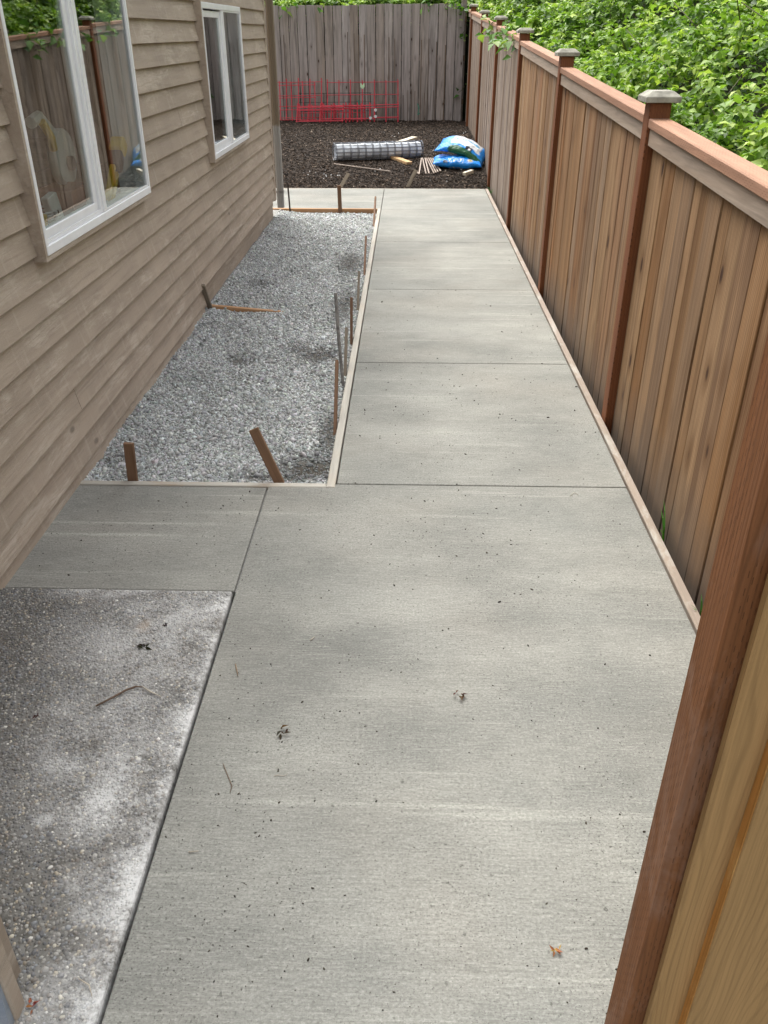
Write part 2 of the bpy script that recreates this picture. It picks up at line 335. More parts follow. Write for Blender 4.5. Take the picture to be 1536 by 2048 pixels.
POST = wood('treated_post', 2, [(0.19, 0.066, 0.025), (0.225, 0.082, 0.032)], rings=(500, 20, .35), knots=0.3, dashes=True, streak=0.35, rough=0.65)
CAPR = wood('treated_cap_rail', 1, [(0.36, 0.195, 0.122), (0.42, 0.235, 0.155)], knots=0.0, grain=.5, fine=.6, dashes=True, streak=0.3)
TRIM = wood('pale_trim_board', 1, [(0.36, 0.285, 0.225), (0.44, 0.36, 0.29), (0.34, 0.235, 0.16)], knots=0.2, streak=0.6, grain=0.55, fine=.6)
PCAP = flat('grey_post_cap', (0.30, 0.285, 0.24), 0.85, 0.2, var=0.35, ns=22)
GPOST = wood('gate_post_wood', 2, [(0.19, 0.076, 0.027), (0.2, 0.08, 0.029)], knots=0.6, dashes=True, streak=0.4, rough=0.75, fine=1.2, grain=.5, dirt=((.42, .33, .28), .22), rings=(700, 30, .45))
GBRD = wood('fresh_cedar_board', 2, [(0.36, 0.215, 0.085), (0.41, 0.25, 0.105)], knots=0.35, streak=0.5, rough=0.6, fine=1.6, grain=0.4, rings=(600, 110, .26), knotcol=(0.16, 0.07, 0.03))
def form_mat(name, axis, wet, tones=[(0.42, 0.22, 0.10), (0.46, 0.27, 0.14)], dcol=(0.46, 0.43, 0.37)):
    return wood(name, axis, tones, knots=0.1, dirt=(dcol, wet))
WT = [(.46, .435, .38), (.49, .465, .41)]; FORM_Y = form_mat('splashed_form_board_long', 1, .5, WT, (.42, .34, .25)); FORM_X = form_mat('splashed_form_board_cross', 0, .7, WT, (.42, .30, .19)); FORM_O = form_mat('orange_form_board', 0, 0.15)
FORM_R = wood('old_form_board', 1, [(0.33, 0.265, 0.21), (0.37, 0.30, 0.25)], knots=0.0, dirt=((0.47, 0.445, 0.395), 1.0))
STK = wood('stake_wood', 2, [(0.17, 0.095, 0.055), (0.25, 0.15, 0.09), (0.21, 0.12, 0.075)], knots=0.2, fine=1.5)
STKG = wood('grey_stake_wood', 2, [(0.20, 0.165, 0.12), (0.26, 0.22, 0.17)], knots=0.2)
LUM = wood('pale_lumber', 0, [(0.62, 0.55, 0.42), (0.66, 0.6, 0.48)], knots=0.15, grain=0.15)
LUMO = wood('orange_lumber', 0, [(0.55, 0.34, 0.16), (0.58, 0.38, 0.2)], knots=0.15, grain=0.2)
STICK = wood('dry_stick', 0, [(0.30, 0.235, 0.19), (0.4, 0.33, 0.28)], knots=0, fine=2)
RUST = flat('dark_rebar', (0.035, 0.025, 0.02), 0.7, 0.3, var=0.4, ns=60)
PIPE = flat('dull_steel_pin', (0.26, 0.25, 0.235), 0.6, 0.4, 0.3, 0.35, 30)
WIRE = flat('dull_galvanised_wire', (0.20, 0.21, 0.23), 0.5, 0.5, 0.3, 0.2, 60)
GALV = flat('galvanised_wire', (0.80, 0.85, 0.92), 0.45, 0.5, 0.0, 0.1, 60)
RED = flat('red_coated_wire', (0.58, 0.05, 0.07), 0.45, 0.4, var=0.2)
BLK = flat('black_coated_wire', (0.02, 0.022, 0.022), 0.5, 0.4)
TEAL = flat('green_plastic', (0.04, 0.24, 0.16), 0.5, 0.4); WHITE = flat('white_plastic', (0.75, 0.75, 0.74), 0.5, 0.4)
def soil_mat():
    m = M('dark_mulch_soil', 0.95, 0.15); P = m.coord(); n = m.noise(P, 26, 6, 0.7); b = m.noise(P, 2, 3)
    c = m.ramp(n, [(0.3, (0.014, 0.011, 0.009)), (0.55, (0.042, 0.032, 0.026)), (0.75, (0.09, 0.068, 0.053))])
    m.color(m.mix(m.map(b, 0.45, 0.7, 0, 0.4), c, (0.05, 0.037, 0.026))); m.bump(n, 0.8, 0.03); return m.m
SOIL = soil_mat(); CHIP = attr_mat('bark_chips', 0.9, 0.2); STONE = attr_mat('crushed_gravel', 0.9, 0.2, noise=0.12)
DIRT = [(*on_z(x, y)[:2], r1, r2, a) for x, y, r1, r2, a in ((620, 925, .15, .13, 1.0), (560, 945, .2, .06, .7), (655, 860, .05, .3, .7), (640, 700, .14, .14, .8), (480, 712, .08, .1, .6), (700, 520, .1, .3, .7), (520, 560, .1, .12, .45), (210, 915, .1, .06, .4), (690, 600, .08, .4, .6), (600, 690, .1, .08, .6))]
def dirtmask(m, P):
    v = 0.0
    for x, y, a, b, k in DIRT: v = m.math('MAXIMUM', v, m.math('MULTIPLY', m.blob(P, x, y, a * 1.6, b * 1.6), k))
    return v
def fines_mat():
    m = M('gravel_fines', 0.95, 0.15); P = m.coord(); n = m.noise(P, 60, 5, 0.7); b = m.noise(P, 2.5, 3)
    c = m.mix(m.map(b, 0.4, 0.65), m.mix(m.map(n, .3, .7), (.14, .137, .128), (.42, .415, .40)), (0.26, 0.25, 0.23))
    m.color(m.mix(dirtmask(m, P), c, (.085, .075, .062))); m.bump(n, 0.7, 0.01); return m.m
FINES = fines_mat()
LEAF = attr_mat('bramble_leaves', 0.5, 0.35, 0.33); CANE = flat('bramble_cane', (0.10, 0.10, 0.045), 0.7, 0.3, var=0.5)
GRND = flat('bare_ground', (0.07, 0.06, 0.04), 0.95, 0.1, var=0.4, ns=3)
HILL = flat('leaf_litter_ground', (0.022, 0.026, 0.012), 0.95, 0.1, var=0.5, ns=6)
DARKIN = flat('room_paint', (0.12, 0.11, 0.10), 0.9, 0.1)

# ------------------------------------------------------------------ ground, walkway, slab
struct(obj('ground', MB().add([(-250, -250, -0.22), (250, -250, -0.22), (250, 250, -0.22), (-250, 250, -0.22)], [(0, 1, 2, 3)]), GRND))
walk = bpy.data.objects.new('concrete_walkway', None); COL.objects.link(walk); struct(walk)
XL, XR = -0.294, 0.962
G = 0.0028
panels = [(-0.588, XR, -3.0, 3.188), (-1.455, -0.588, SLAB_Y + .010, 3.15)]
ys = [3.188, 4.725, 6.352, 8.01, 9.632, 11.03]
panels += [(XL, XR, a, b) for a, b in zip(ys, ys[1:])] + [(-3.2, XL, 9.672, 11.03)]
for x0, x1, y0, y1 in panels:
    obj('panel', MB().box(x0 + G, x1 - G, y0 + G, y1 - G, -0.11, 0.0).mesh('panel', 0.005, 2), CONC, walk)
obj('joint_fill', MB().box(-0.58, XR - .01, -2.9, 3.18, -0.1, -0.012).box(-.29, XR - .01, 3.18, 11.0, -.1, -.012).box(-1.44, -.58, SLAB_Y + .02, 3.14, -.1, -.012), FINES, walk)

slab = struct(obj('aggregate_slab', MB().box(-3.0, SLAB_X, -3.0, SLAB_Y, -0.1, 0.011).mesh('aggregate_slab', 0.009, 2), SLAB))
def pebbles():
    n0 = 60000
    P = np.c_[rng.uniform(-1.62, SLAB_X - .012, n0), rng.uniform(0.62, SLAB_Y - .01, n0)]
    # keep a minimum spacing by one stone per jittered cell
    cell = 0.0072; key = np.floor(P / cell).astype(int); _, idx = np.unique(key, axis=0, return_index=True); P = P[idx]
    P = P[P[:, 0] > -0.62 - 0.42 * P[:, 1]]; n = len(P)
    r = np.clip(rng.lognormal(math.log(0.0038), 0.26, n), .0022, .0075)
    sc = np.c_[r * rng.uniform(.85, 1.35, n), r * rng.uniform(.75, 1.1, n), r * rng.uniform(.45, .75, n)]
    pal = np.array([(.13, .125, .115), (.20, .19, .17), (.26, .25, .22), (.10, .10, .105), (.30, .25, .17), (.17, .14, .11), (.42, .38, .29), (.17, .18, .19), (.5, .48, .43)])
    pal = pal * .75 + pal.mean(1, keepdims=True) * .3
    c = pal[rng.choice(len(pal), n, p=[.2, .22, .16, .15, .05, .11, .025, .07, .015])] * rng.uniform(.8, 1.5, (n, 1))
    Z = 0.0112 + sc[:, 2] * 0.0
    A = rot_mats(rng.normal(0, .15, n), rng.normal(0, .15, n), rng.uniform(0, 6.28, n))
    o = obj('pebbles', bulk('pebbles', DOME_V, DOME_F, np.c_[P, Z], A, sc, c, .08, True), PEB, slab); o['kind'] = 'stuff'
pebbles()

# ------------------------------------------------------------------ planting bed (mulch) and gravel bed
def noise2(x, y, f, seed=0):
    r = np.random.default_rng(seed); s = 0
    for k in range(6):
        a, b, p = r.uniform(-1, 1), r.uniform(-1, 1), r.uniform(0, 6.28); L = math.hypot(a, b) + 1e-3
        s = s + np.sin((a * x + b * y) / L * f * (1 + .35 * k) + p)
    return s / 6
def grid_mesh(name, x0, x1, y0, y1, nx, ny, zf, drop=None):
    X, Y = np.meshgrid(np.linspace(x0, x1, nx), np.linspace(y0, y1, ny)); Z = zf(X, Y)
    if drop == 'x': Z[:, 0] = -.25
    if drop == 'y': Z[0, :] = -.25
    i = np.arange(nx * ny).reshape(ny, nx)
    Fq = np.c_[i[:-1, :-1].ravel(), i[:-1, 1:].ravel(), i[1:, 1:].ravel(), i[1:, :-1].ravel()]
    return np_mesh(name, np.c_[X.ravel(), Y.ravel(), Z.ravel()], Fq, None, True)
def soil_h(X, Y): return soil_z(Y) + .022 * noise2(X, Y, 5, 3) * np.clip((Y - 11.0) * 2, 0, 1) + .012 * noise2(X, Y, 17, 4) * np.clip((Y - 11.0) * 2, 0, 1)
bed = struct(obj('mulch_bed', grid_mesh('mulch_bed', -4.2, 1.06, 11.06, 17.3, 110, 130, soil_h), SOIL))
def chips():
    n = 42000; X = rng.uniform(-3.4, 1.02, n); Y = 11.1 + 5.9 * rng.uniform(0, 1, n) ** 1.25
    L = rng.uniform(.008, .034, n); sc = np.c_[L, L * rng.uniform(.16, .4, n), L * rng.uniform(.08, .2, n)] * .55
    t = rng.uniform(0, 1, n) ** 2.6
    c = np.array([(.017, .013, .010)]) + t[:, None] * np.array([(.15, .108, .08)])
    big = rng.uniform(0, 1, n) < .012; c[big] = (.34, .28, .22)
    A = rot_mats(rng.normal(0, .35, n), rng.normal(0, .35, n), rng.uniform(0, 6.28, n))
    o = obj('bark_chips', bulk('bark_chips', CUB_V, CUB_F, np.c_[X, Y, soil_h(X, Y) + .006], A, sc, c, .25), CHIP, bed); o['kind'] = 'stuff'
chips()
def dirt_at(X, Y):
    d = np.zeros_like(X)
    for x, y, a, b, k in DIRT: d = np.maximum(d, k * np.exp(-(((X - x) / a) ** 2 + ((Y - y) / b) ** 2)))
    return d
def grav_h(X, Y): return -.03 + .012 * noise2(X, Y, 4, 8) + .03 * np.clip((-1.2 - X) / .25, 0, 1) - .022 * dirt_at(X, Y) - .012 * np.clip((Y - 5.5) / 4, 0, 1)
gb = struct(obj('gravel_bed', grid_mesh('gravel_bed', -1.5, -.336, 3.188, 9.63, 50, 200, grav_h), FINES))
def gravel():
    n = 105000; X = rng.uniform(-1.42, -.343, n); Y = 3.195 + 6.43 * rng.uniform(0, 1, n) ** 1.35
    keep = rng.uniform(0, 1, n) > dirt_at(X, Y) * .92; X, Y = X[keep], Y[keep]; n = len(X)
    r = np.clip(rng.lognormal(math.log(.0034), .42, n), .0018, .011)
    sc = np.c_[r * rng.uniform(.9, 1.6, n), r * rng.uniform(.6, 1.05, n), r * rng.uniform(.4, .8, n)]
    t = np.clip(rng.normal(.54, .2, n) - .85 * dirt_at(X, Y) + .12 * noise2(X, Y, 9, 5), 0, 1)
    c = (.23 + .58 * t ** 1.2)[:, None] * np.array([(.97, 1.0, .985)]) * (1 + rng.normal(0, .03, (n, 3)))
    A = rot_mats(rng.normal(0, .5, n), rng.normal(0, .5, n), rng.uniform(0, 6.28, n))
    o = obj('crushed_stones', bulk('crushed_stones', CUB_V, CUB_F, np.c_[X, Y, grav_h(X, Y) + r * rng.uniform(-.1, .6, n)], A, sc, c, .42), STONE, gb); o['kind'] = 'stuff'
gravel()

# ------------------------------------------------------------------ form boards
def form(label, x0, x1, y0, y1, z0, z1, mat, cat='form board', group=None, loc=None, rot=None):
    mb = MB()
    if rot is None: mb.box(x0, x1, y0, y1, z0, z1)
    else: mb.box(x0, x1, y0, y1, z0, z1)
    o = obj('form_board', mb.mesh('form_board', 0.003), mat, None, loc, rot); return tag(o, label, cat, group)
form('long cement-splashed form board between gravel bed and walkway', -.334, -.297, 3.150, 9.672, -.09, .004, FORM_Y)
form('cement-covered form board across the front of the gravel bed', -1.44, -.336, 3.151, 3.186, -.09, .003, FORM_X)
form('orange form board across the far end of the gravel bed', -1.52, -.336, 9.634, 9.670, -.11, .006, FORM_O)
form('short half buried orange board in the gravel beside the house wall', -.02, .62, -.018, .018, -.09, 0, FORM_O, loc=(-1.40, 5.85, .014), rot=(0, R(5.0), R(1)))
form('weathered form board along the cedar fence, splashed with dried cement', .966, 1.000, -1.0, 5.1, -.09, .006, FORM_R)
form('weathered form board along the cedar fence beside the mulch end of the walkway', .966, 1.000, 5.105, 11.06, -.09, .004, FORM_R)
form('thin form board between the walkway end and the mulch', -3.2, .962, 11.034, 11.056, -.09, .002, FORM_X)

# ------------------------------------------------------------------ house
HX = -1.41; Y_END = 9.24; REV = 0.1135; Z0 = 0.06
house = thing('brown_house', 'brown lap-sided house wall with two white sliding windows beside the gravel bed', 'house', (HX, 5, 0))
H0 = Vector((HX, 5, 0))
def hpart(name, mb, mat, parent=None, bevel=0.0, smooth=False):
    me = mb.mesh(name, bevel, smooth=smooth) if isinstance(mb, MB) else mb
    if parent is None or parent is house:
        o = obj(name, me, mat, house); o.location = -H0
    else: o = obj(name, me, mat, parent)
    return o
WINS = [(3.19, 4.635, 0.962, 1.905), (6.315, 7.735, 0.917, 1.872)]
Y_ST = -0.2
def siding_piece(mb, y0, y1, z0, z1, zb):
    # board runs from zb (thick, proud butt) to zb+0.135 (thin, tucked under the next course)
    def face(z): return HX + 0.016 - (z - zb) / 0.135 * 0.028
    def back(z): return HX - 0.013
    vs = [(back(z0), y0, z0), (face(z0), y0, z0), (face(z0), y1, z0), (back(z0), y1, z0), (back(z1), y0, z1), (face(z1), y0, z1), (face(z1), y1, z1), (back(z1), y1, z1)]
    mb.add(vs, [(0, 3, 2, 1), (4, 5, 6, 7), (0, 1, 5, 4), (1, 2, 6, 5), (2, 3, 7, 6), (3, 0, 4, 7)])
jr = random.Random(5)
joints = {8: [4.02], 7: [6.2], 4: [5.2], 5: [8.35], 2: [3.3], 10: [5.6], 13: [2.6], 3: [8.7]}
for k in range(-2, 27):
    zb = Z0 + REV * k; zt = zb + 0.135
    y_end = 5.72 if k < 1 else Y_END - .002
    js = joints.get(k, []) if k in joints else ([jr.uniform(0.5, 2.4)] if jr.random() < .6 else [])
    cuts = [Y_ST] + sorted(j for j in js if j < y_end) + [y_end]
    for a, b in zip(cuts, cuts[1:]):
        a += 0.002; b -= 0.002; mb = MB(); segs = [(a, b, zb, zt)]
        for wy0, wy1, wz0, wz1 in WINS:
            wy0 -= .021; wy1 += .021; wz0 -= .021; wz1 += .021; out = []
            for (p, q, u, v) in segs:
                if v <= wz0 or u >= wz1 or q <= wy0 or p >= wy1: out.append((p, q, u, v)); continue
                if p < wy0: out.append((p, wy0, u, v))
                if q > wy1: out.append((wy1, q, u, v))
                p2, q2 = max(p, wy0), min(q, wy1)
                if u < wz0: out.append((p2, q2, u, wz0))
                if v > wz1: out.append((p2, q2, wz1, v))
            segs = out
        for p, q, u, v in segs:
            if q - p > .003 and v - u > .003:
                mb = MB(); siding_piece(mb, p, q, u, v, zb); hpart('siding_board', mb, SID)
# sheathing behind the boards (with window holes), foundation, corner, roof, room
sh = MB(); WX0, WX1 = HX - .09, HX - .016
ycuts = [Y_ST, WINS[0][0], WINS[0][1], WINS[1][0], WINS[1][1], Y_END - .01]
for i, (a, b) in enumerate(zip(ycuts, ycuts[1:])):
    if i in (1, 3):
        wz = WINS[0 if i == 1 else 1]; sh.box(WX0, WX1, a, b, .1, wz[2]); sh.box(WX0, WX1, a, b, wz[3], 3.0)
    else: sh.box(WX0, WX1, a, b, .1, 3.0)
hpart('sheathing', sh, SID)
hpart('foundation', MB().box(HX - .14, HX - .022, 5.70, Y_END - .02, -.3, .19).box(HX - .14, HX - .03, Y_ST, 5.70, -.3, .1), SID)
hpart('corner_board', MB().box(HX - .03, HX + .012, Y_END, Y_END + .085, .15, 3.0), SID, bevel=.002)
hpart('rear_wall', MB().box(HX - 5.5, HX - .03, Y_END - .07, Y_END + .05, -.2, 3.0), SID)
hpart('front_wall', MB().box(HX - 5.5, HX - .03, Y_ST, Y_ST + .1, -.2, 3.0), SID)
hpart('far_wall', MB().box(HX - 5.6, HX - 5.5, Y_ST, Y_END, -.2, 3.0), SID)
hpart('room_floor', MB().box(HX - 5.5, HX - .14, Y_ST + .1, Y_END - .07, .1, .3), DARKIN)
hpart('room_wall', MB().box(HX - 3.3, HX - 3.2, Y_ST + .1, Y_END - .07, .3, 2.5).box(HX - 3.2, HX - .1, 6.12, 6.2, .3, 2.5), DARKIN)
hpart('ceiling', MB().box(HX - 5.5, HX - .1, Y_ST + .1, Y_END - .07, 2.5, 2.6), DARKIN)
hpart('roof', MB().add([(HX + .3, Y_ST - .4, 3.02), (HX + .3, Y_END + .4, 3.02), (HX - 2.8, Y_END + .4, 4.5), (HX - 2.8, Y_ST - .4, 4.5), (HX - 6, Y_END + .4, 3.0), (HX - 6, Y_ST - .4, 3.0),
                        (HX + .3, Y_ST - .4, 3.16), (HX + .3, Y_END + .4, 3.16), (HX - 2.8, Y_END + .4, 4.64), (HX - 2.8, Y_ST - .4, 4.64), (HX - 6, Y_END + .4, 3.14), (HX - 6, Y_ST - .4, 3.14)],
                       [(0, 1, 2, 3), (3, 2, 4, 5), (7, 6, 9, 8), (8, 9, 11, 10), (0, 6, 7, 1), (5, 4, 10, 11), (0, 3, 9, 6), (3, 5, 11, 9), (1, 7, 8, 2), (2, 8, 10, 4)]), SID)
FX = -1.360     # window face
for wi, (y0, y1, z0, z1) in enumerate(WINS):
    win = MB(); t = .022
    win.box(FX - .075, FX, y0, y1, z0, z0 + .035).box(FX - .075, FX, y0, y1, z1 - .035, z1)
    win.box(FX - .075, FX, y0, y0 + t, z0 + .035, z1 - .035).box(FX - .075, FX, y1 - t, y1, z0 + .035, z1 - .035)
    wo_ = hpart('window', win, VINYL, bevel=.002)
    ym = y0 + (y1 - y0) * .475
    def wp(name, mb, mat, bevel=0.0): return hpart(name, mb, mat, wo_, bevel)
    wp('casing', MB().box(HX - .012, FX - .003, y0 - .019, y0 - .001, z0 - .019, z1 + .019).box(HX - .012, FX - .003, y1 + .001, y1 + .019, z0 - .019, z1 + .019)
       .box(HX - .012, FX - .003, y0 - .001, y1 + .001, z0 - .019, z0 - .001).box(HX - .012, FX - .003, y0 - .001, y1 + .001, z1 + .001, z1 + .019), SID)
    wp('mullion', MB().box(FX - .070, FX - .003, ym + .012, ym + .052, z0 + .036, z1 - .036).box(FX - .070, FX - .008, ym - .012, ym + .011, z0 + .036, z1 - .036), VINYL, .002)
    # sliding sash, set back in its own track
    a, b, c_, d_ = y0 + t + .002, ym - .013, z0 + .046, z1 - .046; s_ = .038
    wp('track', MB().box(FX - .068, FX - .010, a, b, z0 + .036, z0 + .041).box(FX - .016, FX - .012, a, b, z0 + .0415, z0 + .052), VINYL)
    sash = wp('sash', MB().box(FX - .048, FX - .020, a, b, c_, c_ + s_).box(FX - .048, FX - .020, a, b, d_ - s_, d_).box(FX - .048, FX - .020, a, a + s_ * .5, c_ + s_, d_ - s_).box(FX - .048, FX - .020, b - s_, b, c_ + s_, d_ - s_), VINYL, .002)
    wp('pane', MB().box(FX - .030, FX - .026, a + s_ * .5 - .004, b - s_ + .004, c_ + s_ - .004, d_ - s_ + .004), GLASS)
    wp('pane', MB().box(FX - .016, FX - .012, ym + .049, y1 - t + .004, z0 + .032, z1 - .032), GLASS)
    wp('glazing_bead', MB().box(FX - .0115, FX - .005, ym + .053, y1 - t - .001, z0 + .036, z0 + .045).box(FX - .0115, FX - .005, y1 - t - .009, y1 - t - .001, z0 + .0455, z1 - .046).box(FX - .0115, FX - .005, ym + .053, y1 - t - .001, z1 - .045, z1 - .036), VINYL)
    wp('inner_sill', MB().box(HX - .11, FX - .077, y0 - .02, y1 + .02, z0 - .02, z0 + .004), VINYL, .003)
    wp('jamb_liner', MB().box(HX - .11, FX - .077, y1 - .008, y1 - .001, z0 + .006, z1), VINYL).location = (0, 0, 0)
# downspout on the far corner
ds = MB(); dx, dy = HX + .045, Y_END + .15
ds.box(dx - .035, dx + .035, dy - .028, dy + .028, .06, 2.5)
for rx in (-.02, .0, .02): ds.box(dx + rx - .005, dx + rx + .005, dy - .033, dy - .0285, .06, 2.5)
DSM = M('painted_downspout', 0.6, 0.4); zz = DSM.sep(DSM.coord())[2]; nn = DSM.noise(DSM.coord(), 30, 4)
DSM.color(DSM.mix(DSM.map(DSM.math('ADD', zz, DSM.math('MULTIPLY', nn, .05)), .88, .9), (.33, .32, .30), (.21, .165, .115)))
hpart('downspout', ds, DSM.m, bevel=.004)
hpart('strap', MB().box(dx - .05, dx + .04, dy - .036, dy + .032, .21, .235), PIPE)
# things standing behind the near window
SAWG = flat('grey_saw_guard', (.62, .64, .6), .5, .4); YEL = flat('yellow_plastic', (.75, .50, .03), .45, .4); DRK = flat('black_rubber', (.012, .012, .012), .6, .3); BRICK = flat('terracotta_box', (.27, .09, .05), .8, .2); ORG = flat('orange_pencil_wood', (.7, .25, .06), .6, .3); GRN = flat('green_plastic_cap', (.1, .4, .1), .5, .4)
bench = thing('workbench', 'wooden workbench standing behind the near window of the house', 'workbench', (-1.95, 4.6, .3))
obj('top', MB().box(-.4, .34, -1.4, 1.4, .59, .63), LUMO, bench)
for sx in (-.36, .28):
    for sy in (-1.3, 1.3): obj('leg', MB().box(sx - .03, sx + .03, sy - .03, sy + .03, 0, .59), LUMO, bench)
BZ = .931
saw = thing('mitre_saw', 'mitre saw with pale grey guard on the bench behind the near window', 'saw', (-1.77, 4.50, BZ))
def disc(mb, c, r, th, n=24, a0=0, a1=360):
    mb.lathe([(r * .97, -th / 2), (r, -th / 4), (r, th / 4), (r * .97, th / 2)], n, Matrix.Translation(c) @ Matrix.Rotation(R(90), 4, 'Y')); return mb
obj('guard', disc(MB(), (.02, 0, .22), .135, .045), SAWG, saw); obj('hub', disc(MB(), (.05, .02, .19), .035, .03), DRK, saw)
obj('base', MB().box(-.16, .14, -.2, .2, 0, .05).mesh('base', .01), DRK, saw)
obj('arm', MB().tube([(0, .02, .3), (0, -.16, .42), (0, -.26, .40)], .028, 8), SAWG, saw); obj('motor', MB().tube([(-.02, -.05, .26), (-.15, -.07, .27)], .055, 12), DRK, saw)
obj('handle', MB().tube([(.03, -.2, .40), (.04, -.15, .33), (.03, -.12, .27)], .02, 8), YEL, saw)
lvl = thing('cordless_tool', 'yellow and black long-handled power tool leaning on the sill inside the near window', 'tool', (-1.478, 4.30, .969), (R(-50), 0, 0)); lvl.scale = (.8, .8, .85)
obj('head', MB().box(-.045, .045, -.045, .045, .36, .46).mesh('head', .012), YEL, lvl); obj('grip', MB().box(-.04, .04, -.038, .038, .24, .362).mesh('grip', .01), DRK, lvl)
obj('shaft', MB().box(-.014, .014, -.045, -.017, 0, .24), YEL, lvl); obj('shaft', MB().box(-.014, .014, .017, .045, 0, .24), YEL, lvl)
bxo = thing('terracotta_box', 'open terracotta-brown box on the bench behind the near window', 'box', (-1.70, 4.30, BZ))
obj('bottom', MB().box(-.1, .1, -.16, .16, 0, .01), BRICK, bxo)
for a in ((-.1, -.085, -.16, .16), (.085, .1, -.16, .16), (-.085, .085, -.16, -.145), (-.085, .085, .145, .16)): obj('side', MB().box(*a, .0105, .11), BRICK, bxo)
tape = thing('tape_measure', 'small yellow tape measure on the bench behind the near window', 'tape measure', (-1.635, 3.84, BZ), (0, 0, .3))
obj('case', MB().box(-.022, .022, -.035, .035, 0, .062).mesh('case', .012, 2), YEL, tape); obj('badge', MB().box(.0222, .024, -.014, .014, .02, .046), DRK, tape)
cb = MB()
for q in range(4): cb.tube([(.0 + .11 * math.cos(u) , .12 * math.sin(u), .01 + .012 * q + .006 * math.sin(3 * u + q)) for u in np.linspace(0, 6.1, 26)], .006, 6)
tag(obj('cable_coil', cb.mesh('cable_coil', smooth=True), WHITE, None, (-1.74, 3.98, BZ)), 'coil of pale grey cable on the bench behind the near window', 'cable')
ob = thing('junction_box', 'white electrical junction box propped beside the cable coil behind the window', 'junction box', (-1.655, 4.05, BZ), (R(14), 0, R(-12)))
obj('case', MB().box(-.02, .02, -.04, .04, 0, .12).mesh('case', .004), WHITE, ob); obj('knockout', disc(MB(), (.0205, 0, .04), .01, .002, 12), DRK, ob)
tag(obj('carpenter_pencil', MB().tube([(-1.635, 4.82, BZ + .008), (-1.65, 5.25, BZ + .008)], .008, 6), ORG), 'orange pencil lying on the bench behind the near window', 'pencil')

# ------------------------------------------------------------------ cedar fence on the right
fence = thing('cedar_fence', 'reddish cedar board fence with capped posts along the concrete walkway', 'fence', (1.05, 8, 0)); FO = Vector((1.05, 8, 0))
PX0, PX1 = 1.006, 1.095
posts = [1.43, 3.88, 6.33, 8.77, 11.21, 13.65, 16.10]
tops = [(1.28, 1.386), (1.396, 1.498), (1.530, 1.632), (1.655, 1.765), (1.785, 1.875), (1.895, 1.995), (2.01, 2.04)]
def gz_at(Y): return -.12 if Y < 11 else float(soil_z(Y)) - .12
pz = [1.30, 1.445, 1.56, 1.69, 1.82, 1.925, 2.06]
for Y, zt in zip(posts, pz):
    zb = gz_at(Y); p = obj('post', MB().box(PX0, PX1, 0, .089, 0, zt - zb).mesh('post', .004), POST, fence, Vector((0, Y, zb)) - FO)
    c = MB(); cx, cy = (PX0 + PX1) / 2, .0445; h, s2 = .073, .045; z = zt - zb + .001
    vs = [(cx + sx * h, cy + sy * h, z) for sx, sy in ((-1, -1), (1, -1), (1, 1), (-1, 1))] + [(cx + sx * h, cy + sy * h, z + .022) for sx, sy in ((-1, -1), (1, -1), (1, 1), (-1, 1))] + [(cx + sx * s2, cy + sy * s2, z + .043) for sx, sy in ((-1, -1), (1, -1), (1, 1), (-1, 1))]
    c.add(vs, [(3, 2, 1, 0), (0, 1, 5, 4), (1, 2, 6, 5), (2, 3, 7, 6), (3, 0, 4, 7), (4, 5, 9, 8), (5, 6, 10, 9), (6, 7, 11, 10), (7, 4, 8, 11), (8, 9, 10, 11)])
    obj('post_cap', c.mesh('post_cap', .002), PCAP, p)
Y_CORNER = 17.0
ends = posts + [Y_CORNER - .09]
bws = [.139, .128, .144]; bmesh_cache = {}
for i, (z_a, z_b) in enumerate(tops):
    ya, yb = ends[i] + .0895, ends[i + 1] - .0005
    def slab_(x0, x1, dz0, dz1):
        m_ = MB(); za, zb_ = z_a, z_b
        return m_.add([(x0, ya, za + dz0), (x1, ya, za + dz0), (x1, yb, zb_ + dz0), (x0, yb, zb_ + dz0), (x0, ya, za + dz1), (x1, ya, za + dz1), (x1, yb, zb_ + dz1), (x0, yb, zb_ + dz1)], [(0, 3, 2, 1), (4, 5, 6, 7), (0, 1, 5, 4), (1, 2, 6, 5), (2, 3, 7, 6), (3, 0, 4, 7)])
    o = obj('cap_rail', slab_(PX0 + .001, PX1 - .001, -.037, 0).mesh('cap_rail', .004), CAPR, fence); o.location = -FO
    o = obj('trim_board', slab_(PX0 + .012, PX0 + .029, -.105, -.0375).mesh('trim_board', .0015), TRIM, fence); o.location = -FO
    o = obj('rail', slab_(PX0 + .048, PX1 - .002, -.13, -.0375), TRIM, fence); o.location = -FO
    ws_ = []; brng = random.Random(100 + i)
    while sum(ws_) < yb - ya - .02: ws_.append(brng.choice([.092, .115, .135, .139, .142, .144]))
    kf = (yb - ya) / sum(ws_); yy = ya; Lh = 1.9 if i > 3 else 1.8
    for wn in ws_:
        wd = round(wn * kf - brng.choice([.003, .005, .007]), 3)
        if wd not in bmesh_cache: bmesh_cache[wd] = {}
        if Lh not in bmesh_cache[wd]: bmesh_cache[wd][Lh] = {}
        cc = bmesh_cache[wd][Lh]
        kk_ = 'far' if i > 2 else 'near'
        if kk_ not in cc: cc[kk_] = MB().box(PX0 + .031, PX0 + .047, 0, wd, 0, Lh).mesh('board', .0025)
        zt = z_a + (z_b - z_a) * (yy - ya) / (yb - ya) - .04
        obj('board', cc[kk_], FBF if i > 2 else FB, fence, Vector((brng.uniform(-.0005, .006), yy, zt - Lh)) - FO, (R(brng.uniform(-.12, .12)), 0, 0))
        yy += wn * kf

